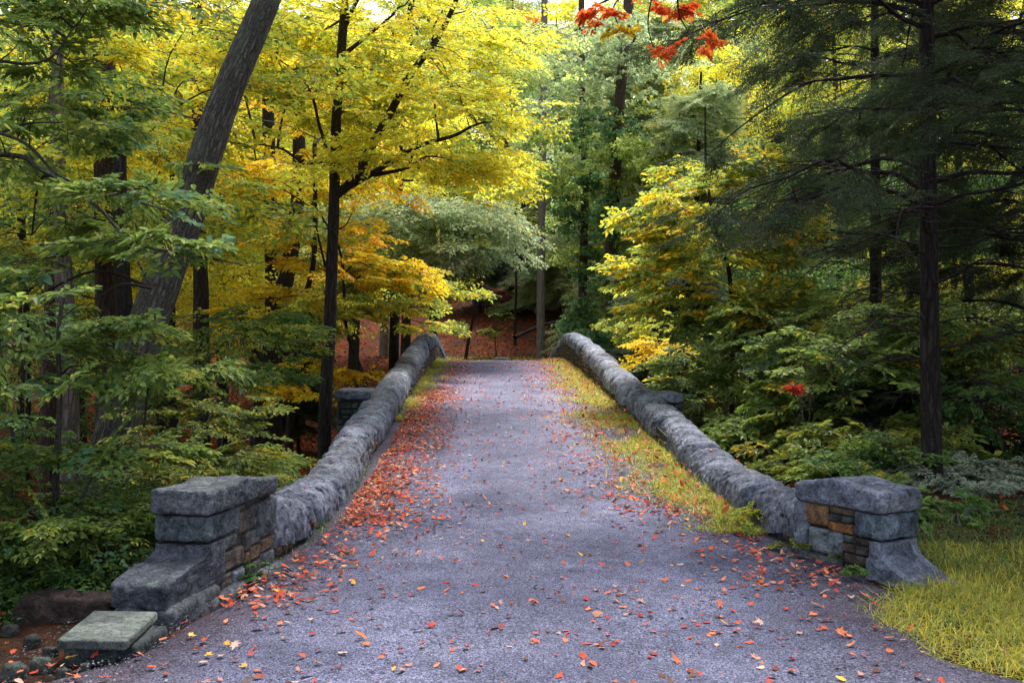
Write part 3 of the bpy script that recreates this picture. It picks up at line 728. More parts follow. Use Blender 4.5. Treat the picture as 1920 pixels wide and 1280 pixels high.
def grow(name, label, cat, base, trunk, r0, r1, barkm, blobs, group=None, kind='beech', size=.7, leaf=.075, wr=.55, hi=False, limbs=(), per=9, seed=1,
         leafmat=None, ns=14, seg=None, rough=.05, flat=.35, spread=.32, trunk_name='trunk', droop=-.12, flare=.25, autolimb=True, twigr=.012, out_w=1.0, dm=1.0):
    """trunk: list of world points; blobs: (centre, radii, sprays, palette[, kind]); limbs: (points, r0, r1)"""
    rr = np.random.default_rng(seed); base = np.array(base, float)
    root = empty(name, tuple(base)); tag(root, label, cat, group)
    trunk = [np.array(p, float) - base for p in trunk]
    mb = MB(); tp = tube(mb, trunk, r0, r1, ns, seg or max(12, 4 * len(trunk)), rough, flare=flare)
    mb.build(trunk_name, barkm, root, True, True)
    lb = MB(); nl = 0
    LP = [tp]
    for P, a, b in limbs:
        l1 = MB(); LP.append(tube(l1, [np.array(p, float) - base for p in P], a, b, 8, 5 * len(P), rough)); l1.build('limb' if a > .012 else 'branch', barkm, root, True, True)
    skel = np.concatenate(LP)
    Vs, Fs, Cs, k = [], [], [], 0
    for bl in blobs:
        c, r, n, pal = bl[:4]; n = max(6, int(n * dm)); kd = bl[4] if len(bl) > 4 else kind
        c = np.array(c, float) - base
        pos, cen, idx = sub_clusters(rr, c, r, n, per, flat, spread)
        # where on the skeleton the blob hangs from
        dz = skel - c; cost = np.linalg.norm(dz * np.array([1, 1, .8]), axis=1) + np.maximum(0, dz[:, 2]) * 1.2
        s0 = skel[cost.argmin()]
        if autolimb and np.linalg.norm(s0 - c) > .3:
            mid = (s0 + c) / 2 + np.array([0, 0, .12 * np.linalg.norm(c - s0)]) + rr.normal(0, .08, 3) * np.linalg.norm(c - s0)
            lp = tube(lb, [s0, mid, c], max(twigr * 2.2, r1 * .35), twigr, 6, 9); nl += 1
        else: lp = np.array([s0, s0])
        pool = np.vstack([lp, skel])
        for ce in cen:
            d2 = np.linalg.norm(pool - ce, axis=1); s1 = pool[d2.argmin()]
            if np.linalg.norm(s1 - ce) < .15: continue
            mid = (s1 + ce) / 2 + rr.normal(0, .10, 3) * np.linalg.norm(ce - s1) + np.array([0, 0, .06])
            tube(lb, [s1, mid, ce], twigr * 1.1, twigr * .4, 4, 6); nl += 1
        axs = unit(pos - cen[idx]) * .55 + unit((pos - s0) * np.array([1, 1, .2])) * out_w + rr.normal(0, .25, pos.shape); axs[:, 2] = axs[:, 2] * .35 + droop
        V, q, cc = foliage(rr, pos, axs, kd, pal, size, leaf, wr, hi)
        Vs.append(V); Fs.append(q + k); Cs.append(cc); k += len(V)
    if nl and Vs:
        V = np.concatenate(lb.V); Vs.append(V); Fs.append(np.concatenate(lb.F) + k); Cs.append(np.broadcast_to(np.array((.055, .045, .038)), V.shape)); k += len(V)
    if Vs:
        q = np.concatenate(Fs); NLEAF[0] += len(q)
        link_mesh('crown', np.concatenate(Vs), q, leafmat or M_LEAF, root, np.concatenate(Cs))
    return root
def kids(o): return [c for c in bpy.data.objects if c.parent == o]
def dup(root, ch, loc, rz, sc, label=None, cat=None, group=None, tint=(1, 1, 1), lean=(0, 0)):
    r = root.copy(); C.objects.link(r); r.location = loc; r.rotation_euler = (lean[0], lean[1], rz); r.scale = (sc, sc, sc)
    if label: r['label'] = label
    if cat: r['category'] = cat
    if group: r['group'] = group
    for c in ch:
        d = c.copy(); C.objects.link(d); d.parent = r
        if d.name.startswith('crown'): d.color = (*tint, 1)
    return r
def A(px, py, Y, r, n, pal, kd=None):
    t = (at(px, py, Y), r, n, pal); return t + (kd,) if kd else t
exec_trees = True
def rebase(root, loc):
    loc = Vector(loc); root.location = loc
    for c in kids(root): c.location = c.location - loc
rebase(PL, (-1.7, 7.2, 0)); rebase(PR, (2.2, 7.5, 0))
def gpt(px, Y, dz=0):
    x = (px - 960) / F * Y; return np.array([x, Y, float(ground(x, Y)) + dz])

# ------------------------------------------------------------------ the trees one can tell apart
# big leaning trunk on the left
Yb = 12.5
b0 = gpt(165, Yb, -.3)
grow('leaning_tree', 'thick grey furrowed trunk leaning far to the right behind the left pier', 'tree', b0,
     [b0, at(205, 860, Yb), at(250, 690, Yb), at(300, 540, Yb + .1), at(352, 400, Yb + .2), at(392, 270, Yb + .3), at(440, 140, Yb + .4), at(500, 0, Yb + .5), at(600, -260, Yb + .8), at(720, -560, Yb + 1.2), at(800, -800, Yb + 1.5)],
     .27, .13, B_GREY, [((-2.5, 13.5, 10.5), (3, 3, 1.4), 160, 'yelgreen'), ((-.3, 15, 11.5), (3, 3, 1.4), 160, 'yelgreen')], size=.9, leaf=.1, ns=40, seg=160, rough=.045, seed=11, flare=.35)
# straight dark reddish trunk behind it
b0 = gpt(205, 17, -.3)
rb = grow('pine_tree', 'straight reddish brown trunk with short dead stubs behind the leaning tree', 'tree', b0,
     [b0, at(205, 700, 17), at(200, 400, 17), at(196, 150, 17), at(190, -100, 17), at(188, -500, 17)], .24, .14, B_RED,
     [((-6.8, 17, 11), (2.5, 2.5, 2), 130, 'green')], size=.9, leaf=.11, ns=28, seg=90, rough=.05, seed=12,
     limbs=[([at(210, 190, 17), at(222, 182, 16.8)], .04, .015), ([at(212, 215, 17), at(226, 205, 16.8), at(228, 198, 16.7)], .03, .01), ([at(212, 275, 17), at(240, 278, 16.9), at(262, 274, 16.8)], .03, .01),
            ([at(207, 185, 17), at(197, 182, 16.6)], .05, .02), ([at(213, 240, 16.9), at(222, 246, 16.8), at(224, 256, 16.8)], .02, .008)])
# the yellow tree by the left parapet
Y1 = 18.
b0 = gpt(606, Y1, -.3)
yl = [([at(626, 368, Y1), at(665, 335, Y1), at(700, 268, Y1 - .2), at(735, 205, Y1 - .3), at(770, 140, Y1 - .5), at(815, 80, Y1 - .6), at(845, 25, Y1 - .7), at(870, -40, Y1 - .8)], .095, .035),
      ([at(640, 358, Y1), at(690, 330, Y1 - .3), at(740, 300, Y1 - .5), at(790, 272, Y1 - .7), at(850, 255, Y1 - .9), at(890, 235, Y1 - 1), at(940, 222, Y1 - 1.1)], .065, .014),
      ([at(700, 328, Y1 - .3), at(735, 322, Y1 - .3), at(765, 315, Y1 - .3)], .045, .022),
      ([at(622, 300, Y1), at(570, 305, Y1 + .2), at(530, 280, Y1 + .4), at(480, 270, Y1 + .6)], .04, .012),
      ([at(618, 290, Y1), at(600, 240, Y1 - .2), at(585, 180, Y1 - .3), at(560, 140, Y1 - .4), at(520, 110, Y1 - .5)], .035, .010),
      ([at(635, 110, Y1), at(680, 75, Y1), at(735, 30, Y1)], .05, .02), ([at(643, 60, Y1), at(665, 10, Y1), at(690, -40, Y1)], .05, .03),
      ([at(812, 85, Y1 - .6), at(812, 55, Y1 - .6), at(830, 20, Y1 - .6)], .025, .012), ([at(610, 500, Y1), at(596, 440, Y1 - .3), at(590, 410, Y1 - .4)], .025, .008),
      ([at(617, 430, Y1), at(645, 425, Y1 - .2), at(660, 400, Y1 - .4)], .02, .006)]
grow('yellow_tree', 'slim dark tree with forked limbs and bright yellow leaves beside the left parapet', 'tree', b0,
     [b0, at(610, 760, Y1), at(618, 620, Y1), at(622, 500, Y1), at(627, 360, Y1), at(630, 240, Y1), at(640, 100, Y1), at(648, -20, Y1), at(655, -200, Y1), at(660, -400, Y1)], .125, .06, B_DARK,
     [A(700, 130, Y1, (1.9, 1.5, 1.1), 230, 'yellow'), A(560, 180, Y1 + .8, (1.6, 1.4, 1.2), 170, 'yelgreen'), A(815, 190, Y1 - .9, (1.4, 1.2, .9), 200, 'yellow'),
      A(780, 270, Y1 - .2, (1.5, 1.2, .55), 150, 'yellow'), A(850, 300, Y1 + .4, (.8, 1.0, .5), 90, 'yellow'), A(760, 10, Y1, (2.2, 1.6, .8), 190, 'yellow'), A(500, 40, Y1 + .5, (1.8, 1.5, .9), 130, 'yellow'), A(400, 60, Y1 + 1, (1.2, 1.2, .8), 80, 'yellow'), A(480, 300, Y1 + 1, (1.2, 1, .6), 70, 'yellow'), A(850, 50, Y1 - .5, (1.1, 1, .7), 70, 'yellow'),
      A(700, -180, Y1, (3, 2.5, 1.4), 160, 'yellow'), A(600, 60, Y1 + 1, (1.3, 1., 1.), 110, 'yellow'), A(690, 240, Y1 + 1.3, (1.4, .8, .8), 110, 'yellow')],
     size=.75, leaf=.095, limbs=yl, ns=20, seg=90, rough=.09, seed=13, flat=.3, per=8, dm=.42)
# golden lower branches in front of it : a smaller tree
b0 = gpt(700, 21, -.2)
grow('beech_sapling', 'small tree with golden orange leaves in flat layers low behind the left parapet', 'tree', b0,
     [b0, at(690, 740, 21), at(650, 620, 21), at(640, 480, 21), at(600, 400, 21)], .05, .02, B_DARK,
     [A(540, 420, 20, (1.6, 1.2, .45), 100, 'yelgreen'), A(690, 500, 20.3, (1.2, .9, .6), 110, 'gold'), A(720, 590, 21, (1.1, .8, .5), 80, 'turning'), A(800, 540, 23, (.9, .8, .4), 50, 'turning'), A(630, 590, 19.8, (1.0, .8, .4), 90, 'yelgreen'), A(470, 330, 21, (1.0, 1, .4), 70, 'gold'),
      A(730, 500, 21.5, (.8, .7, .4), 80, 'yelgreen'), A(560, 700, 20, (1.0, .8, .5), 60, 'gold'), A(670, 680, 20, (.5, .6, .3), 30, 'gold'), A(500, 560, 20.5, (.8, .7, .5), 50, 'gold')],
     size=.6, leaf=.1, ns=10, seed=14, flat=.25, twigr=.008, dm=.55)
# pale silver-green hemlock-like beech behind, hanging to the path
b0 = gpt(735, 31, -.3)
grow('beech_tree', 'pale silvery green tree with drooping branches beyond the yellow tree', 'tree', b0,
     [b0, at(740, 600, 31), at(745, 400, 30.6), at(760, 200, 30), at(775, -60, 30)], .17, .09, B_DARK,
     [A(780, 420, 27.5, (2.6, 1.5, .8), 240, 'silver'), A(860, 440, 27, (1.5, 1.2, .8), 130, 'silver'), A(700, 400, 28, (1.6, 1.5, .9), 120, 'silver'), A(790, 500, 28.5, (1.1, 1, .4), 60, 'olive'),
      A(880, 130, 30, (2.5, 2, 1.6), 150, 'lime'), A(720, 480, 29, (2, 1, .8), 110, 'olive'), A(880, 330, 31, (1.6, 1.4, .9), 130, 'yellow'), A(700, 470, 29.5, (1.2, 1, .5), 60, 'olive')],
     size=1.0, leaf=.115, ns=18, seed=15, flat=.3, per=8, droop=-.4, twigr=.02)
# left: near beech whose boughs hang across the frame
b0 = np.array([-6.4, 9.2, -.5])
grow('green_beech', 'green leafy beech whose boughs hang in from the left edge over the leaning trunk', 'tree', b0,
     [b0, (-6.3, 9.2, 2), (-6.2, 9.1, 5), (-6.2, 9.0, 8)], .2, .045, B_GREY,
     [A(60, 130, 8.6, (1.1, 1.2, .8), 150, 'leftgreen'), A(90, 40, 9.2, (.5, .8, .4), 80, 'leftgreen'), A(60, 330, 8.4, (.9, 1.0, .45), 110, 'leftgreen'),
      A(230, 370, 7.9, (.75, .8, .16), 40, 'leftgreen'), A(340, 475, 7.6, (.6, .6, .10), 44, 'leftgreen'), A(120, 480, 7.8, (.6, .8, .3), 60, 'leftgreen'), A(60, 560, 8., (.8, .8, .35), 70, 'leftgreen'),
      A(180, 560, 7.3, (.5, .6, .08), 26, 'leftgreen'), A(-100, 200, 9, (1.2, 1.5, 1.2), 120, 'leftgreen'), A(20, -50, 9, (1.6, 1.3, .6), 110, 'leftgreen'), A(110, 230, 9.4, (.6, .6, .5), 60, 'leftgreen'), A(60, 440, 9., (.9, .6, .4), 60, 'leftgreen')],
     size=.5, leaf=.085, wr=.50, hi=True, ns=16, seed=16, flat=.2, spread=.24, dm=.30, per=8, twigr=.007,
     limbs=[([(-6.2, 9.1, 3.2), at(0, 290, 8.2), at(70, 315, 8.1), at(130, 350, 8.0), at(190, 395, 7.8), at(240, 460, 7.6), at(285, 540, 7.5)], .024, .007),
            ([(-6.2, 9.1, 3.6), at(0, 250, 8.6), at(110, 330, 8.4), at(200, 360, 8.1), at(330, 400, 7.8)], .018, .006), ([(-6.2, 9.1, 4.6), at(40, 120, 8.8), at(150, 40, 9)], .02, .008),
            ([at(240, 455, 7.6), at(310, 470, 7.5), at(400, 485, 7.4), at(470, 500, 7.4)], .014, .004)])
# thin grey sapling near left edge
b0 = gpt(108, 7.2, -.1)
grow('grey_sapling', 'thin grey sapling with sparse green leaves near the left edge', 'tree', b0,
     [b0, at(105, 900, 7.2), at(112, 750, 7.2), at(110, 620, 7.2), at(128, 500, 7.2)], .028, .010, B_TWIG,
     [A(100, 590, 7.1, (.5, .4, .12), 26, 'leftgreen'), A(180, 690, 7.1, (.4, .4, .08), 18, 'leftgreen'), A(330, 690, 7.4, (.4, .4, .06), 12, 'leftgreen'), A(60, 720, 7, (.4, .4, .12), 24, 'leftgreen'), A(60, 860, 7, (.4, .4, .12), 24, 'leftgreen'),
      A(170, 830, 7.2, (.35, .4, .08), 16, 'leftgreen'), A(30, 640, 7, (.3, .3, .1), 16, 'leftgreen')],
     size=.42, leaf=.062, hi=True, ns=10, seed=17, twigr=.004, flat=.15, limbs=[([at(108, 1010, 7.2), at(150, 940, 7.1), at(190, 870, 7.1), at(270, 800, 7.)], .010, .003), ([at(104, 900, 7.2), at(60, 800, 7.1), at(45, 730, 7.)], .008, .003)])
# bushes low on the left
def shrub(name, label, px, Y, blobs, seed, pal='green', group=None, leaf=.055, size=.42, hi=True, kind='beech', stems=5, tname='stem', bark=None, flat=.65, cat='shrub'):
    b0 = gpt(px, Y, -.08); rr = np.random.default_rng(seed)
    lim = []
    for i in range(stems):
        bl = blobs[int(rr.integers(len(blobs)))][0]
        m = b0 * .45 + bl * .55 + rr.normal(0, .1, 3); lim.append(([b0 + rr.normal(0, .04, 3) * (1, 1, 0), b0 * .75 + m * .25 + (0, 0, .15), m, bl + rr.normal(0, .12, 3)], .016, .005))
    top = blobs[0][0]
    return grow(name, label, cat, b0, [b0, (b0 + top) / 2 + rr.normal(0, .05, 3), top], .022, .006, bark or B_TWIG, blobs, group, kind, size, leaf, .55, hi, lim, 8, seed, ns=7, trunk_name=tname, flat=flat, twigr=.004, rough=.0, flare=0)
shrub('leafy_shrub', 'dense dark green shrub filling the lower left corner beside the pier', 130, 6.9,
      [A(80, 980, 6.8, (.55, .5, .30), 150, 'leftgreen'), A(150, 960, 7.2, (.4, .4, .18), 80, 'leftgreen'), A(170, 1060, 6.9, (.45, .4, .22), 110, 'green'), A(40, 1110, 6.6, (.45, .4, .18), 100, 'green'), A(215, 1110, 6.8, (.25, .3, .15), 55, 'green'), A(-30, 950, 6.8, (.5, .5, .5), 100, 'green'), A(110, 1160, 6.5, (.4, .3, .08), 50, 'olive')], 21, leaf=.045, size=.36)
shrub('spicebush', 'bright green layered bush with some yellow leaves behind the left pier', 330, 9.8,
      [A(360, 790, 10.2, (.5, .6, .2), 45, 'olive'), A(430, 860, 11.2, (.5, .6, .12), 40, 'leftgreen'), A(370, 870, 9.6, (.4, .5, .15), 40, 'olive'), A(440, 905, 10., (.4, .5, .08), 40, 'olive'), A(255, 1040, 7.9, (.15, .2, .2), 30, 'yelgreen')], 22, leaf=.06, size=.42)
shrub('witch_hazel', 'mid green bush with flat sprays between the leaning trunk and the yellow tree', 400, 14.5,
      [A(430, 620, 14.6, (.8, .9, .4), 55, 'leftgreen'), A(370, 740, 14., (.7, .8, .3), 45, 'leftgreen'), A(450, 700, 15, (.7, .8, .2), 36, 'green'), A(450, 590, 15.5, (.8, .6, .3), 30, 'green')], 23, leaf=.075, size=.55, hi=False)
shrub('young_maple', 'dark green young maple at the left edge below the beech boughs', 30, 11,
      [A(0, 640, 11., (.8, .9, .5), 45, 'green'), A(-40, 800, 10.5, (.7, .8, .4), 40, 'green'), A(30, 500, 12, (1.0, .9, .5), 40, 'olive')], 24, leaf=.075, size=.5, hi=False)

# ------------------------------------------------------------------ conifers
def conifer(name, label, base, H, r0, bm, seed, zdead=2.2, zstart=2.0, reach=3.2, nl=70, pal='hemlock', lean=(0, 0), sp_size=.75, leaf=.05, azfocus=None, dens=1.0, cat='tree', group=None, wr=.2, tname='trunk', limbparts=True):
    rr = np.random.default_rng(seed); base = np.array(base, float)
    root = empty(name, tuple(base)); tag(root, label, cat, group)
    top = np.array([lean[0], lean[1], H])
    mb = MB(); tp = tube(mb, [(0, 0, -.3), top * .33 + rr.normal(0, .03, 3), top * .66, top], r0, r0 * .25, 20, 90, .05, flare=.3); mb.build(tname, bm, root, True, True)
    far = MB(); P, AX = [], []
    for i in range(nl):
        z = zdead * .35 + (H * .97 - zdead * .35) * (i / nl) ** 1.0 + rr.normal(0, .08)
        az = i * 2.4 + rr.normal(0, .5)
        L = reach * (1 - .72 * (z / H) ** 1.6) * rr.uniform(.6, 1.15)
        dead = z < zdead
        if dead: L *= rr.uniform(.35, .9)
        d = np.array([cos(az), sin(az), 0]); p0 = tp[np.abs(tp[:, 2] - z).argmin()]
        n = 6; pts = [p0]
        for k in range(1, n + 1):
            t = k / n; pts.append(p0 + d * L * t + np.array([0, 0, L * (.10 * sin(t * pi) - .16 * t * t)]) + rr.normal(0, .03, 3) * L * .5)
        lb = MB() if limbparts else far
        q = tube(lb, pts, (.009 + .007 * L) * (1 if not dead else .6), .004, 6, 16)
        # side branchlets
        for k in range(int(7 + L * 4)):
            t = rr.uniform(.15, 1); s0 = q[int(t * 15)]; sg = 1 if rr.uniform() < .5 else -1; an = az + math.radians(rr.uniform(30, 70)) * sg
            l2 = L * .38 * (1.15 - t) * rr.uniform(.6, 1.3) + .12; e = s0 + np.array([cos(an), sin(an), -.18 + rr.normal() * .12]) * l2
            m = (s0 + e) / 2 + rr.normal(0, .05, 3) * l2 + (0, 0, .04); tube(lb, [s0, m, e], .007, .002, 4, 5)
            if not dead and z > zstart:
                for u in (rr.uniform(.1, .5), rr.uniform(.5, 1)):
                    if rr.uniform() < dens: P.append(s0 + (e - s0) * u); AX.append(unit(e - s0) + rr.normal(0, .2, 3) - (0, 0, .15))
        if limbparts: lb.build('limb', bm, root, True, True)
        if not dead and z > zstart: P.append(q[-1]); AX.append(d - (0, 0, .2))
    P, AX = np.array(P), np.array(AX)
    V, qd, cc = foliage(rr, P, AX, 'hemlock', pal, sp_size, leaf, wr, False, roll=.3, fold=.1); NLEAF[0] += len(qd)
    if far.n:
        fv = np.concatenate(far.V); qd = np.concatenate([qd, np.concatenate(far.F) + len(V)]); V = np.concatenate([V, fv]); cc = np.concatenate([cc, np.broadcast_to(np.array((.05, .04, .035)), fv.shape)])
    link_mesh('crown', V, qd, M_NEEDLE, root, cc)
    return root
conifer('hemlock_tree', 'tall dark hemlock with straight trunk and bare lower twigs behind the right pier', gpt(1748, 10.6), 11, .11, B_DARK, 31, zdead=2.7, zstart=2.9, reach=3.3, nl=88, sp_size=.55, leaf=.046, lean=(-.1, 0), dens=.62, wr=.19)
hem2 = conifer('hemlock_tree', 'dark feathery hemlock whose boughs reach over the right parapet', gpt(1640, 18), 13, .13, B_DARK, 32, zdead=4.6, zstart=4.8, reach=3.3, nl=60, sp_size=.7, leaf=.06, dens=.75)
hem3 = conifer('hemlock_tree', 'shaded hemlock filling the upper right corner behind the near one', gpt(1950, 14), 12, .15, B_DARK, 33, zdead=2.0, zstart=2.2, reach=3.4, nl=62, sp_size=.75, leaf=.065, dens=.8)

# ------------------------------------------------------------------ right understorey
shrub('witch_hazel', 'large green bush with scattered yellow leaves behind the right parapet', 1480, 14.5,
      [A(1350, 720, 17.5, (.9, .9, .6), 110, 'witch'), A(1430, 620, 16., (1.1, .9, .6), 110, 'witch'), A(1540, 760, 14., (.9, .8, .5), 120, 'witch'), A(1440, 810, 14., (.5, .5, .35), 60, 'witch'), A(1600, 680, 13.5, (.9, .8, .6), 90, 'witch'),
       A(1640, 830, 12., (.6, .6, .35), 70, 'olive'), A(1540, 850, 12.4, (.5, .5, .2), 50, 'olive')], 41, leaf=.105, size=.5, hi=True, stems=9, bark=B_DARK, flat=.9)
shrub('maple_sapling', 'small bush of gold and green leaves close outside the right parapet near its crest', 1215, 20,
      [A(1240, 655, 20, (.5, .5, .3), 50, 'gold'), A(1290, 690, 19, (.5, .5, .3), 50, 'olive'), A(1240, 600, 22, (.8, .6, .4), 70, 'yelgreen')], 42, leaf=.075, size=.5, hi=False)
b0 = gpt(1370, 17, -.2)
grow('maple_tree', 'slim young tree with clear yellow and lime leaves to the right of the ivy trees', 'tree', b0,
     [b0, at(1372, 560, 17), at(1345, 440, 17), at(1325, 330, 17), at(1322, 200, 17)], .045, .015, B_DARK,
     [A(1300, 400, 17, (1.1, .9, .6), 170, 'turning'), A(1380, 470, 17, (.9, .8, .7), 120, 'turning'), A(1240, 470, 17.5, (.7, .7, .5), 90, 'turning'), A(1320, 560, 16.8, (1., .8, .45), 120, 'turning'), A(1340, 310, 17.4, (.8, .7, .4), 90, 'turning'), A(1420, 370, 17.5, (.6, .6, .5), 60, 'turning'), A(1440, 560, 17, (.7, .6, .4), 60, 'turning')],
     size=.6, leaf=.115, seed=43, ns=10, twigr=.006, flat=1.1, dm=.44, per=6)
shrub('variegated_shrub', 'pale whitish green low shrub in the shade at the right edge', 1840, 10.5,
      [A(1800, 905, 10.6, (.42, .4, .16), 110, 'pale'), A(1880, 880, 11., (.45, .4, .15), 110, 'pale'), A(1850, 940, 10.3, (.45, .3, .1), 60, 'pale')], 44, leaf=.05, size=.36, hi=False)
shrub('leafy_shrub', 'low dark green plant with broad leaves by the foot of the hemlock', 1800, 8.6,
      [A(1780, 1000, 8.8, (.5, .4, .16), 80, 'green'), A(1880, 1000, 8.9, (.5, .4, .16), 80, 'green'), A(1760, 940, 9., (.2, .2, .2), 26, 'green'), A(1920, 960, 9.2, (.4, .4, .25), 60, 'dark')], 45, leaf=.075, size=.36)
shrub('dark_shrub', 'shaded bush of dark leaves between the hemlock trunk and the right edge', 1860, 12.5,
      [A(1840, 760, 13, (1., .8, .6), 120, 'green'), A(1900, 640, 13.5, (1.2, .8, .7), 120, 'witch'), A(1780, 640, 13.5, (.9, .8, .7), 120, 'witch'), A(1680, 760, 13., (.8, .6, .6), 90, 'dark'), A(1900, 830, 12.5, (.6, .6, .25), 60, 'dark')], 46, leaf=.08, size=.5, hi=False)
shrub('low_bush', 'green bush half hidden behind the right parapet under the witch hazel', 1640, 10.2,
      [A(1630, 870, 10.8, (.4, .4, .15), 45, 'witch'), A(1530, 890, 11.2, (.35, .4, .12), 40, 'olive'), A(1680, 860, 10.6, (.35, .4, .2), 40, 'green')], 47, leaf=.065, size=.38)

shrub('red_sapling', 'small sprig of scarlet leaves in front of the green bush on the right', 1500, 12.2, [A(1500, 735, 12.2, (.08, .08, .22), 6, 'crimson', 'clump')], 48, leaf=.065, size=.2, stems=2)
# red maple limb from a tree standing outside the frame
b0 = np.array([8.2, 9.5, -.1])
rm = grow('red_maple', 'scarlet orange maple leaves hanging on a thin branch into the top of the view', 'tree', b0,
     [b0, (8.1, 9.6, 4), (7.8, 9.8, 9)], .18, .12, B_DARK,
     [A(1140, 35, 9.6, (.20, .2, .13), 17, 'red', 'loose'), A(1245, 10, 9.6, (.16, .2, .08), 10, 'red', 'loose'), A(1300, 70, 9.5, (.12, .12, .09), 8, 'red', 'loose'), A(1228, 97, 9.5, (.09, .1, .04), 6, 'red', 'loose'), A(1165, 70, 9.6, (.08, .08, .04), 5, 'gold', 'loose'), A(1200, -60, 9.6, (.6, .5, .2), 30, 'red', 'loose'), ((7, 9.5, 8), (2, 2, 1.2), 90, 'orange', 'loose')],
     size=.18, leaf=.062, wr=.55, hi=True, seed=51, ns=12, autolimb=False, twigr=.004,
     limbs=[([(7.9, 9.7, 7.2), (4.5, 9.8, 6.2), at(1420, -150, 9.6), at(1270, -60, 9.6), at(1180, -20, 9.6), at(1120, 10, 9.6)], .05, .009), ([at(1270, -60, 9.6), at(1272, 20, 9.5), at(1290, 60, 9.5)], .011, .005), ([at(1230, -40, 9.6), at(1215, 40, 9.5), at(1225, 92, 9.5)], .010, .004), ([at(1180, -20, 9.6), at(1150, 15, 9.6), at(1165, 60, 9.6)], .009, .004)])

# ------------------------------------------------------------------ beyond the crest
b0 = gpt(1014, 45, -.3)
grow('bare_tree', 'straight bare pinkish grey trunk standing where the path ends', 'tree', b0,
     [b0, at(1014, 520, 45), at(1016, 380, 45), at(1020, 100, 45), at(1022, -200, 45)], .19, .13, B_PALE,
     [A(1020, -150, 45, (3, 3, 2.), 60, 'lime')], size=1.3, leaf=.16, ns=20, seed=61, seg=60, rough=.03, flare=.3)
def ivytree(label, px, Y, r, pts, blobs, seed):
    b0 = gpt(px, Y, -.3)
    return grow('ivy_tree', label, 'tree', b0, [b0] + [at(x, y, Y) for x, y in pts], r * .85, r * .45, B_RED, blobs, 'tall trees wrapped in ivy', size=.55, leaf=.14, wr=.85, ns=16, seed=seed, seg=50, flat=.9, kind='clump', per=6, autolimb=False, twigr=.01)
ivytree('narrow trunk wrapped in green ivy, nearest to the bare pinkish trunk', 1090, 40, .22, [(1092, 560), (1096, 420), (1096, 300), (1092, 180), (1090, -50), (1090, -250)],
        [A(1088, 600, 39.6, (.55, .5, 1.0), 90, 'ivy'), A(1100, 470, 39.6, (.6, .5, 1.2), 80, 'ivy'), A(1075, 400, 39.5, (.7, .6, .9), 60, 'ivy'), A(1100, 340, 39.6, (.8, .6, .6), 50, 'ivy'), A(1110, 640, 38, (.9, .6, .5), 70, 'ivy'), A(1070, 150, 38.5, (2.2, 1.5, 1.8), 170, 'silver', 'clump'), A(1060, 330, 38.5, (1.0, .8, .9), 60, 'lime'), A(1030, 260, 40, (1.4, 1.4, 1.2), 70, 'lime')], 62)
ivytree('thicker trunk wrapped in green ivy, farther from the bare pinkish trunk', 1152, 38, .34, [(1150, 600), (1148, 450), (1155, 300), (1165, 150), (1178, 0), (1185, -250)],
        [A(1160, 560, 37.5, (.7, .5, 1.2), 90, 'ivy'), A(1140, 400, 37.5, (.9, .6, 1.1), 90, 'ivy'), A(1200, 360, 37.5, (1.1, .8, 1.), 90, 'olive'), A(1160, 640, 36, (1.4, .8, .5), 110, 'ivy'), A(1190, 500, 37, (.8, .6, 1.), 70, 'ivy'), A(1130, 250, 37.6, (1.3, 1, .9), 80, 'ivy'), A(1170, 110, 36.5, (2.2, 1.4, 1.6), 150, 'silver', 'clump'), A(1150, 300, 36.5, (1.2, .8, .9), 80, 'lime'), A(1230, 240, 38, (1.6, 1.4, 1.2), 90, 'olive')], 63)
for lb_, px, Y, pts, r in (('thin dark curved sapling on the red leaf slope, left of the other thin one', 872, 47, [(878, 640), (888, 590), (893, 530), (893, 460), (890, 380)], .085),
                   ('thin dark straight sapling on the red leaf slope, next to the bare trunk', 966, 52, [(966, 590), (968, 540), (966, 480), (962, 400)], .08)):
    b0 = gpt(px, Y, -.15)
    grow('slope_sapling', lb_, 'tree', b0, [b0] + [at(x, y, Y) for x, y in pts], r, r * .5, B_DARK, [A(pts[-1][0], pts[-1][1] + 20, Y, (1.5, 1.2, .9), 34, 'olive', 'hemlock')], 'thin saplings on the leaf slope', size=.9, leaf=.12, ns=10, seed=int(px))
shrub('small_hemlock', 'small dark green sapling between the two thin trunks on the slope', 930, 48, [A(930, 600, 48, (.55, .5, .5), 16, 'olive', 'hemlock'), A(925, 560, 48, (.4, .4, .4), 9, 'olive', 'hemlock')], 64, leaf=.12, size=.5, hi=False)
for i, (px, Y, lb_) in enumerate([(1045, 50, 'low olive bush on the slope right of the bare trunk'), (850, 55, 'low olive bush on the slope left of the curved thin sapling'), (985, 62, 'small yellow green bush higher on the slope behind the bare trunk')]):
    g0 = gpt(px, Y); shrub('slope_bush', lb_, px, Y, [(g0 + np.array([0, 0, .35]), (.7, .6, .3), 16, 'turning' if i == 2 else 'olive')], 650 + i, leaf=.12, size=.5, hi=False, kind='clump', stems=3, group='bushes on the leaf slope')
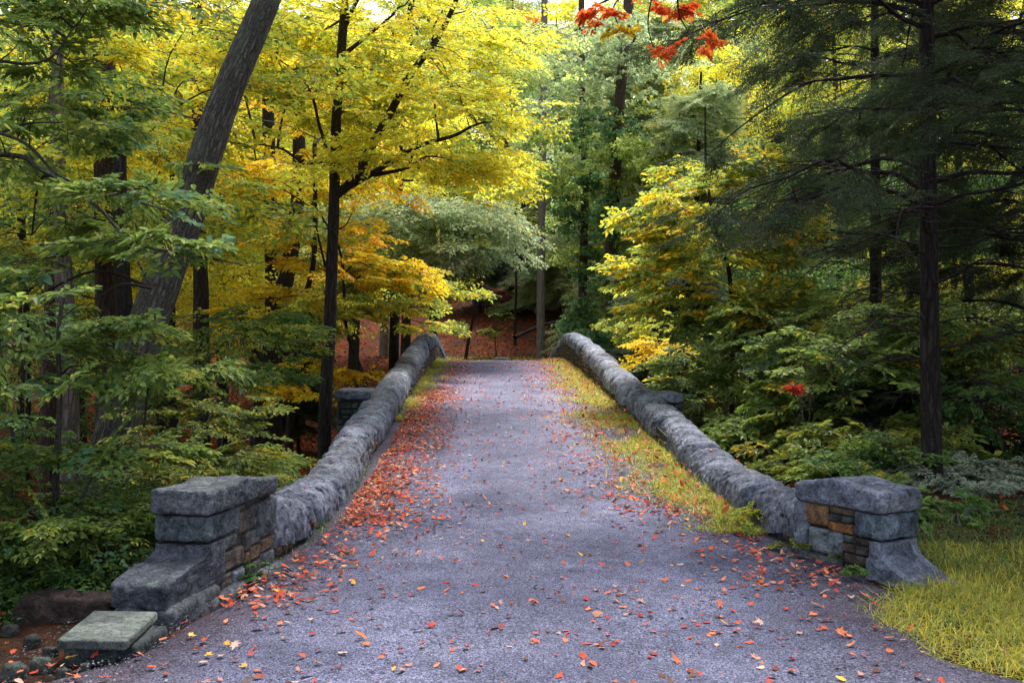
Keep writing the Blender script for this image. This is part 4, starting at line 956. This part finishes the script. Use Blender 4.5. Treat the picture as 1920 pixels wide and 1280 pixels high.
# dark trunks in the left wood
wood = [('crooked dark trunk leaning right behind the left parapet, the thickest there', 476, 24, [(500, 720), (520, 600), (548, 460), (560, 330)], .26, 'gold'),
        ('short stretch of dark trunk between the leaning tree and the yellow tree', 378, 23, [(377, 600), (376, 500), (372, 300), (370, 60)], .2, 'yelgreen'),
        ('dark upright trunk just left of the yellow tree stem', 512, 28, [(512, 600), (510, 480), (505, 300), (500, 60)], .25, 'yellow'),
        ('pinkish grey trunk showing through leaves at the left edge', 128, 15, [(128, 760), (124, 600), (115, 450), (108, 250)], .17, 'yellow'),
        ('grey trunk farthest to the left behind the green leaves', 92, 20, [(94, 760), (100, 560), (104, 350), (105, 100)], .2, 'yelgreen'),
        ('black trunk standing close behind the foot of the leaning tree', 240, 13.6, [(243, 860), (240, 700), (232, 560), (225, 420)], .16, 'yelgreen'),
        ('slim dark trunk rising from the red leaves beside the crooked one', 540, 21, [(545, 760), (560, 640), (572, 560), (590, 470)], .09, 'gold'),
        ('dark trunk standing low behind the end of the left parapet', 812, 48, [(812, 600), (810, 500), (808, 350), (805, 100)], .22, 'lim' if False else 'lime')]
for i, (lb_, px, Y, pts, r, pal) in enumerate(wood):
    b0 = gpt(px, Y, -.4); tp = at(pts[-1][0], pts[-1][1] - 200, Y)
    grow('forest_tree', lb_, 'tree', b0, [b0] + [at(x, y, Y) for x, y in pts] + [tp], r, r * .5, B_PALE if i == 3 else (B_DARK if i != 4 else B_RED),
         [(tp + np.array([.3, 1, .3]), (2.2, 2, 1.3), 90, pal), (at(*pts[-1], Y + 1.5), (1.6, 1.2, 1.), 45, pal)], size=1.0, leaf=.13, ns=16, seed=70 + i, rough=.08, twigr=.015)

# ------------------------------------------------------------------ forest behind: five kinds, each copied with its parts
def proto(kindname, pal, pal2, H, seed, kd='clump', bark=B_DARK, leaf=.16, low=.28, wide=3.4, n=900, size=1.25):
    rr = np.random.default_rng(seed); bl = []
    for i in range(15):
        z = H * (low + (1 - low) * (i + .5) / 15); a = i * 2.4 + rr.normal() * .3; w_ = wide * (1 - .65 * ((z / H - low) / (1 - low)) ** 2)
        bl.append(((cos(a) * w_ * .55, sin(a) * w_ * .55, z), (w_ * .62, w_ * .62, H * .055), n // 15, pal if rr.uniform() < .7 else pal2))
    o = grow(kindname, 'x', 'tree', (0, 0, 0), [(0, 0, -.6), (.1, 0, H * .3), (-.1, .1, H * .65), (0, 0, H * .95)], H * .016, .05, bark, bl, None, kd, size, leaf, .6, False, (), 7, seed, ns=12, seg=24, flat=.35, spread=.35, twigr=.02)
    return o, kids(o)
PR_ = {'yel': proto('yellow_maple', 'yellow', 'yelgreen', 15, 81), 'grn': proto('oak_tree', 'yelgreen', 'lime', 17, 82), 'lim': proto('birch_tree', 'lime', 'silver', 16, 83, bark=B_PALE),
       'org': proto('orange_maple', 'orange', 'gold', 15, 84), 'drk': proto('spruce_tree', 'green', 'olive', 14, 85, leaf=.15, low=.1, wide=3.2, n=800)}
c3 = conifer('pine_tree', 'x', (0, 0, 0), 15, .2, B_DARK, 86, zdead=1.0, zstart=1.2, reach=3.6, nl=70, pal='silver', sp_size=1.2, leaf=.11, wr=.26, limbparts=False); PR_['sil'] = (c3, kids(c3))
c4 = conifer('hemlock_tree', 'x', (0, 0, 0), 9, .12, B_DARK, 87, zdead=1.6, zstart=1.8, reach=2.6, nl=54, pal='hemlock', sp_size=1.0, leaf=.09, wr=.26, limbparts=False); PR_['hem'] = (c4, kids(c4))
used = set()
NM = {'yel': 'yellow leaved maple', 'grn': 'yellow green oak', 'lim': 'pale lime birch', 'org': 'orange leaved maple', 'drk': 'dark green broadleaf tree', 'sil': 'silvery grey green pine', 'hem': 'small dark hemlock'}
def wherepx(px, Y):
    near = [(0, 'at the left edge'), (120, 'left of the reddish trunk'), (260, 'between the reddish trunk and the leaning trunk'), (430, 'right of the leaning trunk'), (540, 'left of the yellow tree stem'), (650, 'behind the yellow tree stem'),
            (760, 'above the left parapet crest'), (870, 'left of the bare pinkish trunk'), (960, 'over the end of the path'), (1060, 'right behind the bare pinkish trunk'), (1150, 'behind the ivy trees'), (1270, 'right of the ivy trees'), (1420, 'above the right parapet'), (1560, 'left of the near hemlock'), (1700, 'behind the near hemlock trunk'), (1850, 'at the right edge')]
    return min(near, key=lambda a: abs(a[0] - px))[1]
DIST = [(30, 'close behind'), (42, 'in the middle wood'), (55, 'at the foot of the slope'), (70, 'low on the slope'), (90, 'halfway up the slope'), (400, 'high on the slope')]
FT = [ # px, Y, kind, scale
 (40, 24, 'drk', .8), (150, 30, 'yel', .9), (300, 33, 'yel', .95), (420, 30, 'yel', .85), (330, 26, 'yel', .7), (560, 34, 'yel', .9), (250, 40, 'org', 1.0), 
 (0, 36, 'drk', .9), (480, 42, 'grn', 1.0), (660, 40, 'yel', 1.0), (720, 50, 'lim', 1.0), (760, 46, 'grn', .95), (170, 52, 'yel', 1.0), (60, 50, 'grn', 1.0), (380, 54, 'yel', 1.05), (600, 58, 'lim', 1.0),
 (930, 86, 'lim', 1.3), (850, 90, 'yel', 1.3), (1010, 96, 'org', 1.2), (960, 106, 'grn', 1.4), (1080, 60, 'sil', 1.15), (985, 66, 'hem', 1.0), (900, 62, 'hem', .9), (1060, 64, 'hem', .95), (830, 70, 'hem', 1.1), (945, 80, 'drk', 1.1), (1100, 84, 'drk', 1.1), 
 (1200, 46, 'sil', 1.1), (1130, 70, 'lim', 1.1), (1290, 36, 'sil', .9), (1250, 56, 'grn', 1.0), (1340, 44, 'yel', .9), (1430, 30, 'drk', .7), (1400, 52, 'lim', 1.0), (1500, 36, 'yel', .8), (1580, 30, 'drk', .75), (1680, 26, 'drk', .8),
 (1640, 40, 'yel', .85), (1780, 30, 'yel', .75), (1860, 24, 'drk', .8), (1920, 34, 'grn', .8), (1740, 44, 'drk', 1.0), (1560, 54, 'grn', 1.0), (1880, 46, 'drk', 1.0),
 (700, 72, 'yel', 1.1), (800, 84, 'lim', 1.1), (520, 74, 'yel', 1.1), (340, 76, 'grn', 1.1), (150, 78, 'yel', 1.1), (880, 98, 'grn', 1.3), (1040, 92, 'lim', 1.2), (1200, 84, 'grn', 1.2), (1380, 78, 'yel', 1.1), (1560, 76, 'drk', 1.1), (1760, 74, 'grn', 1.1), (0, 70, 'drk', 1.1),
 (650, 104, 'grn', 1.2), (440, 104, 'yel', 1.2), (240, 104, 'grn', 1.2), (60, 104, 'drk', 1.2), (1140, 116, 'yel', 1.6), (960, 120, 'lim', 1.7), (1050, 108, 'yel', 1.5), (780, 124, 'yel', 1.6), (1320, 110, 'grn', 1.5), (1500, 106, 'grn', 1.2), (1680, 104, 'yel', 1.2), (1860, 104, 'drk', 1.2),
 (1120, 48, 'lim', .9), (1200, 54, 'grn', 1.0), (1260, 64, 'yel', 1.1), (1620, 66, 'grn', 1.4), (1800, 60, 'yel', 1.3), (1930, 70, 'grn', 1.5), (1450, 66, 'lim', 1.3), (1700, 90, 'lim', 1.6), (1900, 95, 'grn', 1.7), (1380, 58, 'grn', 1.35), (1340, 92, 'lim', 1.7), (1480, 88, 'grn', 1.8), (1600, 38, 'grn', 1.0), (-60, 60, 'drk', 1.0), (1980, 60, 'drk', 1.0), (560, 30, 'hem', .5), (1280, 28, 'hem', .7), (1180, 30, 'hem', .45), (1360, 24, 'hem', .5)]
fr = np.random.default_rng(99); seen = {}
for px, Y, kd, sc in FT:
    x = (px - 960) / F * Y; z = float(ground(x, Y)) - .1
    lab = f'{NM[kd]} {[d for y, d in DIST if Y < y][0]}, {wherepx(px, Y)}'
    seen[lab] = seen.get(lab, 0) + 1
    t = fr.uniform(.82, 1.15); tint = (t * fr.uniform(.93, 1.05), t, t * fr.uniform(.9, 1.1))
    first = kd not in used; root, ch = PR_[kd]
    if first:
        root.location = (x, Y, z); root.rotation_euler = (0, 0, fr.uniform(0, 6.28)); root.scale = (sc,) * 3; root['label'] = lab; root['group'] = NM[kd] + 's in the wood'
        for c in ch:
            if c.name.startswith('crown'): c.color = (*tint, 1)
        used.add(kd)
    else: dup(root, ch, (x, Y, z), float(fr.uniform(0, 6.28)), sc * float(fr.uniform(.93, 1.07)), lab, 'tree', NM[kd] + 's in the wood', tint, (float(fr.normal(0, .03)), float(fr.normal(0, .03))))
# unseen trees, added around and behind the viewer to shade the scene's ends
for j, (x, y, kd, sc) in enumerate([(-8.5, 1.5, 'drk', 1.0), (-6.2, -1.5, 'grn', 1.05), (-15, 8, 'drk', 1.1), (10.0, 3, 'hem', 1.5), (14, 12, 'drk', 1.0), (-13, 14, 'drk', 1.0)]):
    root, ch = PR_[kd]; dup(root, ch, (x, y, float(ground(x, y))), j * 1.3, sc, ['dark green tree just outside the left of the view', 'oak behind the viewer on the left', 'dark green tree far outside the left of the view', 'hemlock just outside the right of the view', 'dark green tree outside the right of the view', 'dark tree outside the left of the view beyond the nearest'][j], 'tree', NM[kd] + 's in the wood')

for j, (x, y, kd, sc) in enumerate([(-24, 36, 'yel', 1.1), (-34, 48, 'grn', 1.1), (-20, 26, 'drk', 1.0), (-46, 66, 'drk', 1.2), (-44, 84, 'yel', 1.3), (24, 34, 'grn', 1.1), (34, 46, 'yel', 1.1), (21, 22, 'drk', 1.0), (46, 64, 'drk', 1.2), (50, 84, 'grn', 1.3)]):
    root, ch = PR_[kd]; dup(root, ch, (x, y, float(ground(x, y))), j * 1.7, sc, None, 'tree', NM[kd] + 's in the wood')['label'] = NM[kd] + ' beyond the ' + ('left' if x < 0 else 'right') + ' edge, ' + ['far back', 'in the middle wood', 'near the creek bank', 'on the lower slope', 'on the upper slope'][j % 5]
# ------------------------------------------------------------------ leaves on the ground
def maple_tmpl():
    an = np.radians([-90, -52, -30, -8, 14, 34, 62, 90, 118, 146, 166, 188, 210, 232]); rr_ = np.array([.30, .55, .38, .95, .55, .98, .55, 1.1, .55, .98, .55, .95, .38, .55])
    return np.stack([np.cos(an) * rr_, np.sin(an) * rr_, np.zeros(len(an))], 1)
def oval_tmpl():
    an = np.linspace(0, 2 * pi, 10, endpoint=False); return np.stack([np.cos(an) * .5 * (1 - .25 * np.sin(an)), np.sin(an) * 1.0, 0 * an], 1)
def scatter_leaves(name, label, X, Y, Z, size, pal, seed, tilt=.22, curl=.35, simple=False, kind='stuff', cat='leaves'):
    rr = np.random.default_rng(seed); n = len(X)
    cs = np.array([c for c, _ in pal]); ws = np.array([w for _, w in pal], float); ws /= ws.sum(); ci = rr.choice(len(cs), size=n, p=ws)
    col = cs[ci] * rr.uniform(.7, 1.25, (n, 1)); s = size * rr.uniform(.55, 1.3, n)
    Vs, Fs, Cs, k = [], [], [], 0
    for tk, T in enumerate((maple_tmpl(), oval_tmpl())):
        I = np.where((rr.uniform(size=n) < .6) == (tk == 0))[0] if tk == 0 else rest
        if tk == 0: rest = np.setdiff1d(np.arange(n), I)
        if simple: T = T[::2]
        m = len(I); K = len(T); P = np.broadcast_to(T, (m, K, 3)).copy() * rr.uniform(.8, 1.1, (m, K, 1))
        cu = rr.uniform(-curl * .4, curl, m)[:, None]; fd = rr.uniform(0, 2 * pi, m)[:, None]
        P[:, :, 2] = cu * ((P[:, :, 0] * np.cos(fd) + P[:, :, 1] * np.sin(fd)) ** 2) + rr.normal(0, .06, (m, K))
        ctr = np.zeros((m, 1, 3)); P = np.concatenate([ctr, P], 1) * s[I][:, None, None] * .5
        az = rr.uniform(0, 2 * pi, m); c_, s_ = np.cos(az), np.sin(az)
        x = P[:, :, 0] * c_[:, None] - P[:, :, 1] * s_[:, None]; y = P[:, :, 0] * s_[:, None] + P[:, :, 1] * c_[:, None]
        tx, ty = rr.normal(0, tilt, m)[:, None], rr.normal(0, tilt, m)[:, None]
        z = P[:, :, 2] + x * tx + y * ty; z = z - z.min(1, keepdims=True) * .8
        V = np.stack([x + X[I][:, None], y + Y[I][:, None], z + Z[I][:, None] + .003], 2)
        j = np.arange(K); tri = np.stack([np.zeros(K, int), 1 + j, 1 + (j + 1) % K], 1)
        Fs.append((np.arange(m)[:, None, None] * (K + 1) + tri[None]).reshape(-1, 3) + k); Vs.append(V.reshape(-1, 3)); Cs.append(np.repeat(col[I], K + 1, 0)); k += m * (K + 1)
    o = link_mesh(name, np.concatenate(Vs), np.concatenate(Fs), M_FALLEN, None, np.concatenate(Cs)); tag(o, label, cat if label else None, None, kind)
    return o
PAL_F = [((0.583, 0.109, 0.061), 4), ((0.704, 0.194, 0.085), 4), ((0.559, 0.268, 0.182), 3), ((0.607, 0.413, 0.328), 1.6), ((0.291, 0.085, 0.061), 2.5), ((0.792, 0.413, 0.073), .7), ((0.158, 0.085, 0.061), 1.6), ((0.461, 0.061, 0.048), 2)]
rr = np.random.default_rng(200)
def path_leaves():
    X, Y = [], []
    # thick drift along the left parapet
    def add(n, y0, y1, f, p=1.0):
        y = y0 + (y1 - y0) * rr.uniform(size=n) ** p; X.append(f(y)); Y.append(y)
    lf = lambda y: np.where(y < 6.6, np.interp(y, [4, 5.2, 6.6], [-2.5, -2.0, -1.8]), inL(y)); rt = lambda y: np.where(y < 7.2, np.interp(y, [3, 5, 7], [2.3, 2.1, 2.4]), inR(y))
    add(4600, 8.5, 20, lambda y: lf(y) + .12 + np.abs(rr.normal(0, .36, len(y))))
    add(1300, 18, 30, lambda y: lf(y) + .4 + np.abs(rr.normal(0, .4, len(y))))
    add(760, 6.0, 11, lambda y: lf(y) + .1 + np.abs(rr.normal(0, .35, len(y))))
    add(2900, 9, 30, lambda y: rt(y) - .55 - np.abs(rr.normal(0, .50, len(y))))
    add(420, 6.5, 10, lambda y: rt(y) - .15 - np.abs(rr.normal(0, .5, len(y))))
    add(2600, 4.2, 31, lambda y: lf(y) + .1 + (rt(y) - lf(y) - .2) * rr.uniform(size=len(y)), 1.0)
    add(330, 3.8, 6.6, lambda y: lf(y) + .05 + (rt(y) - lf(y)) * rr.uniform(size=len(y)))
    add(90, 4.2, 5.6, lambda y: -2.0 - np.abs(rr.normal(0, .35, len(y))))
    X = np.concatenate(X); Y = np.concatenate(Y); nz = vnoise(np.stack([X, Y * .6, X * 0], 1), 2.3, 5) + .6 * vnoise(np.stack([X, Y * .7, X * 0], 1), 7, 2); k = rr.uniform(size=len(X)) < np.clip(.85 + .5 * nz, .1, 1); return X[k], Y[k]
X, Y = path_leaves()
Z = np.where(X < -2.35, ground(X, Y), pathz(X, Y))
scatter_leaves('fallen_leaves', None, X, Y, Z, .054, PAL_F, 201, tilt=.28, curl=.6)
n = 9000; Y = 4 + 27 * rr.uniform(size=n) ** .8; X = inL(Y) + .15 + (inR(Y) - inL(Y) - .3) * rr.uniform(size=n); k = rr.uniform(size=n) < np.clip(.5 + .6 * vnoise(np.stack([X, Y * .5, X * 0], 1), 1.8, 8), .08, 1); X, Y = X[k], Y[k]; k = (X > -1.9) & (X < 2.2); X, Y = X[k], Y[k]
scatter_leaves('leaf_fragments', None, X, Y, pathz(X, Y), .022, PAL_F + [((.12, .09, .07), 8)], 206, tilt=.3, simple=True)
yy = rr.uniform(8.5, 30, 900); xx = inR(yy) - .05 - np.abs(rr.normal(0, .45, 900))
scatter_leaves('fallen_leaves', None, xx, yy, pathz(xx, yy) + rr.uniform(.02, .09, 900), .06, PAL_F, 204, tilt=.5)
yy = np.concatenate([rr.uniform(7.6, 28, 80), rr.uniform(7.8, 28, 110)]); sd = np.repeat([-1, 1], [80, 110]); xx = np.where(sd < 0, inL(yy) - .235, inR(yy) + .235) + rr.normal(0, .05, 190)
scatter_leaves('fallen_leaves', None, xx, yy, topz(yy) + .012, .055, PAL_F, 205, tilt=.12, curl=.2)
# leaf litter on the far slope and in the wood
n = 52000; Y = 30 + 60 * rr.uniform(size=n) ** 1.0; X = rr.uniform(-.42, .42, n) * Y * 1.15
k_ = ~((np.abs(X - xc(Y)) < 2.4) & (Y < 46)); X, Y = X[k_], Y[k_]
PAL_H = [((0.287, 0.031, 0.014), 4), ((0.343, 0.075, 0.016), 4), ((0.162, 0.022, 0.013), 3.5), ((0.412, 0.156, 0.025), 2), ((0.281, 0.075, 0.044), 1.5), ((0.075, 0.031, 0.018), 2)]
scatter_leaves('leaf_litter', None, X, Y, ground(X, Y) + .01, .17, PAL_H, 202, tilt=.35, simple=True)
n = 26000; Y = 6 + 24 * rr.uniform(size=n); X = np.where(rr.uniform(size=n) < .7, -rr.uniform(2.3, 12, n), rr.uniform(2.9, 9, n))
k_ = ~((X > 0) & (Y < 9)) & ~((X < 0) & (X > -2.6) & (Y < 8)); X, Y = X[k_], Y[k_]
scatter_leaves('leaf_litter', None, X, Y, ground(X, Y) + .01, .085, PAL_H, 203, tilt=.35, simple=True)
# loose stones of the path surface
n = 30000; Y = 3.9 + 13 * rr.uniform(size=n) ** 1.9; X = rr.uniform(-.52, .54, n) * Y; X = np.where(rr.uniform(size=n) < .25, rr.uniform(-2.6, -1.8, n), X)
ok = (X < np.where(Y < 7.2, 2.35, inR(Y) - .1)) & (X > np.where(Y < 6, -2.7, inL(Y) + .05)); X, Y = X[ok], Y[ok]; n = len(X)
O = np.array([(1, 0, 0), (0, 1, 0), (-1, 0, 0), (0, -1, 0), (0, 0, .8), (0, 0, -.5)], float); T = np.array([(0, 1, 4), (1, 2, 4), (2, 3, 4), (3, 0, 4), (1, 0, 5), (2, 1, 5), (3, 2, 5), (0, 3, 5)])
s = .0025 + .0065 * rr.uniform(size=n) ** 3.5
V = O[None] * rr.uniform(.6, 1.3, (n, 6, 3)) * s[:, None, None] + np.stack([X, Y, np.where((X < -2.1) & (Y < 6.6), ground(X, Y), pathz(X, Y)) - .002], 1)[:, None]
gc = np.array([(.12, .12, .14), (.2, .195, .23), (.3, .29, .33), (.08, .08, .09), (.34, .33, .36), (.2, .15, .12)])[rr.choice(6, size=n, p=[.33, .3, .12, .18, .02, .05])]
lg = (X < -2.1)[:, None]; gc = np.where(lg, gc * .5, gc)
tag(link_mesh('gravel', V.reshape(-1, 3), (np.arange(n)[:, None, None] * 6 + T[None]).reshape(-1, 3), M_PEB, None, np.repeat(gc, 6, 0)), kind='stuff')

# ------------------------------------------------------------------ grass
def grass(name, X, Y, Z, h, w, cols, seed, lean=.5, kind='stuff'):
    rr = np.random.default_rng(seed); n = len(X); hh = h * rr.uniform(.3, 1.25, n) * (.75 + .35 * vnoise(np.stack([X, Y, X * 0], 1), 4.0)); az = rr.uniform(0, 2 * pi, n); d = np.stack([np.cos(az), np.sin(az)], 1); s = np.stack([-d[:, 1], d[:, 0]], 1)
    ln = rr.uniform(.1, 1, n) * lean; b = np.stack([X, Y, Z - .01], 1); ww = w * rr.uniform(.6, 1.3, n)
    rows = []
    for t, wf in ((0, .8), (.35, 1), (.7, .75), (1, .12)):
        c = b.copy(); c[:, :2] += d * (ln * t ** 1.7 * hh)[:, None]; c[:, 2] += hh * (t - .38 * np.minimum(ln, 1.9) * t * t) * (1 / (1 + .25 * ln))
        o = np.zeros_like(c); o[:, :2] = s * (ww * wf / 2)[:, None]; rows += [c - o, c + o]
    V = np.stack(rows, 1); q = np.array([(0, 1, 3, 2), (2, 3, 5, 4), (4, 5, 7, 6)])
    cs = np.array([c for c, _ in cols]); p = np.array([w_ for _, w_ in cols], float); col = cs[rr.choice(len(cs), size=n, p=p / p.sum())] * rr.uniform(.75, 1.25, (n, 1))
    o = link_mesh(name, V.reshape(-1, 3), (np.arange(n)[:, None, None] * 8 + q[None]).reshape(-1, 4), M_GRASS, None, np.repeat(col, 8, 0)); tag(o, kind=kind); return o
G_Y = [((0.572, 0.533, 0.065), 4), ((0.429, 0.455, 0.078), 4), ((0.208, 0.299, 0.065), 3.5), ((0.728, 0.546, 0.104), 2), ((0.390, 0.234, 0.091), .8)]
G_G = [((.08, .13, .04), 4), ((.13, .19, .045), 3), ((.25, .28, .06), 1)]
# big patch at the lower right
n = 120000; Y = 3.7 + 5.0 * rr.uniform(size=n) ** 1.1; X = 1.8 + 4.2 * rr.uniform(size=n)
edge = np.interp(Y, [3.7, 4.3, 4.8, 5.15, 5.8, 6.2, 6.6, 7.0, 7.4, 9], [2.65, 2.6, 2.33, 2.02, 1.96, 2.05, 2.4, 2.9, 3.05, 3.2]) + .10 * vnoise(np.stack([X * 0, Y * 3, X * 0], 1), 1.7)
dens = np.clip((X - edge) / .22, 0, 1); clump = .55 + .45 * vnoise(np.stack([X, Y, X * 0], 1), 6)
k_ = (Y < 7.9 + .25 * vnoise(np.stack([X, X * 0, X * 0], 1), 3.)) & (rr.uniform(size=n) < dens * np.clip(clump + .25, .15, 1)) & (X < .62 * Y + .5); X, Y = X[k_], Y[k_]
grass('grass', X, Y, ground(X, Y), .115, .005, G_Y, 301, 2.0)
n = 14000; Y = 6.9 + 2.6 * rr.uniform(size=n); X = 3.0 + 3 * rr.uniform(size=n); grass('grass', X, Y, ground(X, Y), .13, .007, G_G, 302, 2.0)
def verge(side, n, y0, y1, wfun, seed, cols, h=.16):
    r_ = np.random.default_rng(seed); Y = y0 + (y1 - y0) * r_.uniform(size=n); w_ = wfun(Y); off = np.abs(r_.normal(0, .45, n)) * w_
    nz = vnoise(np.stack([Y * 1.0, off * 2, Y * 0], 1), 2.6, seed); k = r_.uniform(size=n) < np.clip(.5 + .95 * nz, .03, 1); Y, off = Y[k], off[k]; off = off * np.clip(.8 + .5 * vnoise(np.stack([Y, Y * 0, Y * 0], 1), 3.1, seed), .3, 1.4)
    X = (inR(Y) - off) if side > 0 else (inL(Y) + off)
    z = pathz(X, Y); hs = h * np.clip(1.15 - off / (w_[k] * 1.3), .35, 1.15)
    V = grass('verge_grass', X, Y, z, h, .006, cols, seed, 1.8); return V
verge(1, 80000, 8.2, 31, lambda y: np.interp(y, [8, 10, 13, 22, 31], [.5, .85, 1.1, 1.0, .6]), 311, G_Y, .14)
verge(-1, 15000, 15.5, 31.5, lambda y: np.interp(y, [15, 20, 28, 31], [.25, .5, .6, .7]), 312, G_Y, .16)
verge(-1, 900, 6.6, 12, lambda y: y * 0 + .12, 313, G_G, .08)
# yellow-green grass on the landing beyond the crest
n = 6000; Y = 43 + 5 * rr.uniform(size=n); X = rr.normal(-1.2, 1.7, n); grass('far_grass', X, Y, ground(X, Y), .20, .03, [((.30, .30, .05), 3), ((.20, .24, .05), 3), ((.4, .3, .06), 2)], 303, .8)
# small weeds at the wall feet
def weed(label, x, y, seed, pal='olive', s=.12, n=10, leaf=.028):
    b = np.array([x, y, float(pathz(x, y)) if -1.9 < x < 2.4 else float(ground(x, y))]); rr_ = np.random.default_rng(seed)
    bl = [(b + np.array([0, 0, s * .6]), (s, s, s * .45), n, pal)]
    grow('weed', label, 'weed', b, [b, b + (0.01, 0, s * .5), b + (0.02, 0, s)], .003, .0015, B_TWIG, bl, 'weeds at the foot of the walls', 'beech', s * .9, leaf, .6, True, (), 4, seed, ns=5, seg=5, trunk_name='stem', twigr=.0015, rough=0, flare=0)
weed('little green weed at the inner foot of the left pier', -1.63, 6.75, 401, 'green', .10, 9)
weed('leafy weed trailing against the right pier where the coping begins', 2.14, 7.55, 402, 'olive', .12, 14)
weed('yellow green weed under the masonry of the right pier', 2.34, 7.1, 403, 'olive', .08, 9)
weed('green weed on the path edge in front of the right pier', 2.22, 6.8, 404, 'green', .08, 8)
weed('weed patch by the foot of the right coping, farther up than the pier', 1.98, 8.3, 405, 'yelgreen', .18, 20)
# ------------------------------------------------------------------ stones, twigs, logs
RKL = ['largest grey stone at the lower left corner', 'flat pale stone left of the slab block', 'small stone leaning on the slab block', 'angular stone in front of the slab block', 'half buried stone at the left frame edge', 'round stone between leaves below the slab', 'small grey cobble at the path edge below the slab', 'small dark stone at the edge of the bushes left of the slab']
for i, (px, py, s, c) in enumerate([(25, 1265, .085, .6), (78, 1252, .07, .7), (95, 1225, .04, .5), (160, 1258, .035, .6), (20, 1180, .06, .4), (120, 1268, .04, .6), (210, 1245, .025, .6), (60, 1205, .06, .35)]):
    Yk = 1900 * 1.62 / (py - 640); x = (px - 960) / F * Yk; z = float(ground(x, Yk))
    a = i * .9; pts = [(x + s * cos(a + k * 1.57) * (1.25 if k % 2 else .9), Yk + s * .8 * sin(a + k * 1.57)) for k in range(4)]
    o = block('rock', [(p[0] - x, p[1] - Yk) for p in pts], -.05, s * .55, M_SLAB, None, amp=s * .22, rnd=s * .4, n=(16, 16, 10), seed=500 + i, col=(c, c * .95, c * .9)); o.location = (x, Yk, z)
    tag(o, RKL[i], 'rock', 'loose stones by the slab')
o = block('rock', [(-.30, -.10), (.28, -.06), (.30, .16), (-.24, .14)], -.15, .13, M_STONED, None, amp=.04, rnd=.05, n=(24, 18, 14), seed=77, col=(.55, .33, .25)); o.location = (-2.62, 5.98, -.03)
tag(o, 'dark reddish brown rock lying behind the stone slab', 'rock')
mb = MB(); l0 = at(965, 632, 47); l1 = at(1056, 600, 50)
tube(mb, [l0, (l0 + l1) / 2 + np.array([0, 0, .1]), l1], .10, .06, 8, 14, .1); tag(mb.build('log', B_DARK, None, True, True), 'dark fallen branch propped on the slope right of the bare trunk', 'log')
mb = MB(); l0 = gpt(925, 72, .2); l1 = gpt(1010, 74, .35)
tube(mb, [l0, (l0 + l1) / 2 + np.array([0, 0, .1]), l1], .2, .14, 8, 14, .1); tag(mb.build('log', B_PALE, None, True, True), 'pale fallen trunk lying across the red slope', 'log')
o = block('rock', [(-.36, -.3), (.36, -.3), (.32, .3), (-.32, .3)], -.5, .16, M_STONED, None, amp=.05, rnd=.1, n=(14, 14, 8), seed=600); o.location = (at(940, 672, 45)[0], 45, .72); tag(o, 'low dark boulder just visible over the crest of the path', 'rock')
o = block('rock', [(-.9, -.5), (.9, -.4), (.7, .5), (-.8, .5)], -.3, .6, M_STONE, None, amp=.1, rnd=.25, n=(14, 14, 8), seed=601); o.location = tuple(gpt(912, 64, .1)); tag(o, 'grey boulder on the slope among the saplings', 'rock')
tr_ = np.random.default_rng(700)
TW = ['thin curled twig on the soil below the left pier, nearest the pier', 'forked dry twig lying in the leaves below the left pier', 'short stick on the path edge below the left coping', 'small twig on the path edge before the right pier', 'longest dry stick in the leaves below the left pier', 'twig lying beside the curled one under the left pier']
for i, (x, y) in enumerate([(-1.6, 6.5), (-1.45, 6.7), (-1.2, 7.4), (2.0, 6.9), (-1.4, 6.3), (-1.5, 6.9)]):
    a = tr_.uniform(0, 3.1); L = tr_.uniform(.12, .24); d = np.array([cos(a), sin(a), 0]); b = np.array([0, 0, .012])
    mb = MB(); pts = [b, b + d * L * .4 + (0, .02, .02), b + d * L * .8 + (0.02, 0, .008), b + d * L]; tube(mb, pts, .006, .002, 6, 12)
    tube(mb, [b + d * L * .4 + (0, .02, .02), b + d * L * .6 + (-d[1] * .08, d[0] * .08, .02)], .004, .0015, 5, 4)
    o = mb.build('twig', B_TWIG, None, True, True); o.location = (x, y, float(pathz(x, y))); tag(o, TW[i], 'twig', 'dry twigs under the piers')
print('leaf quads', NLEAF[0], 'objects', len(bpy.data.objects), {k: v for k, v in seen.items() if v > 1})
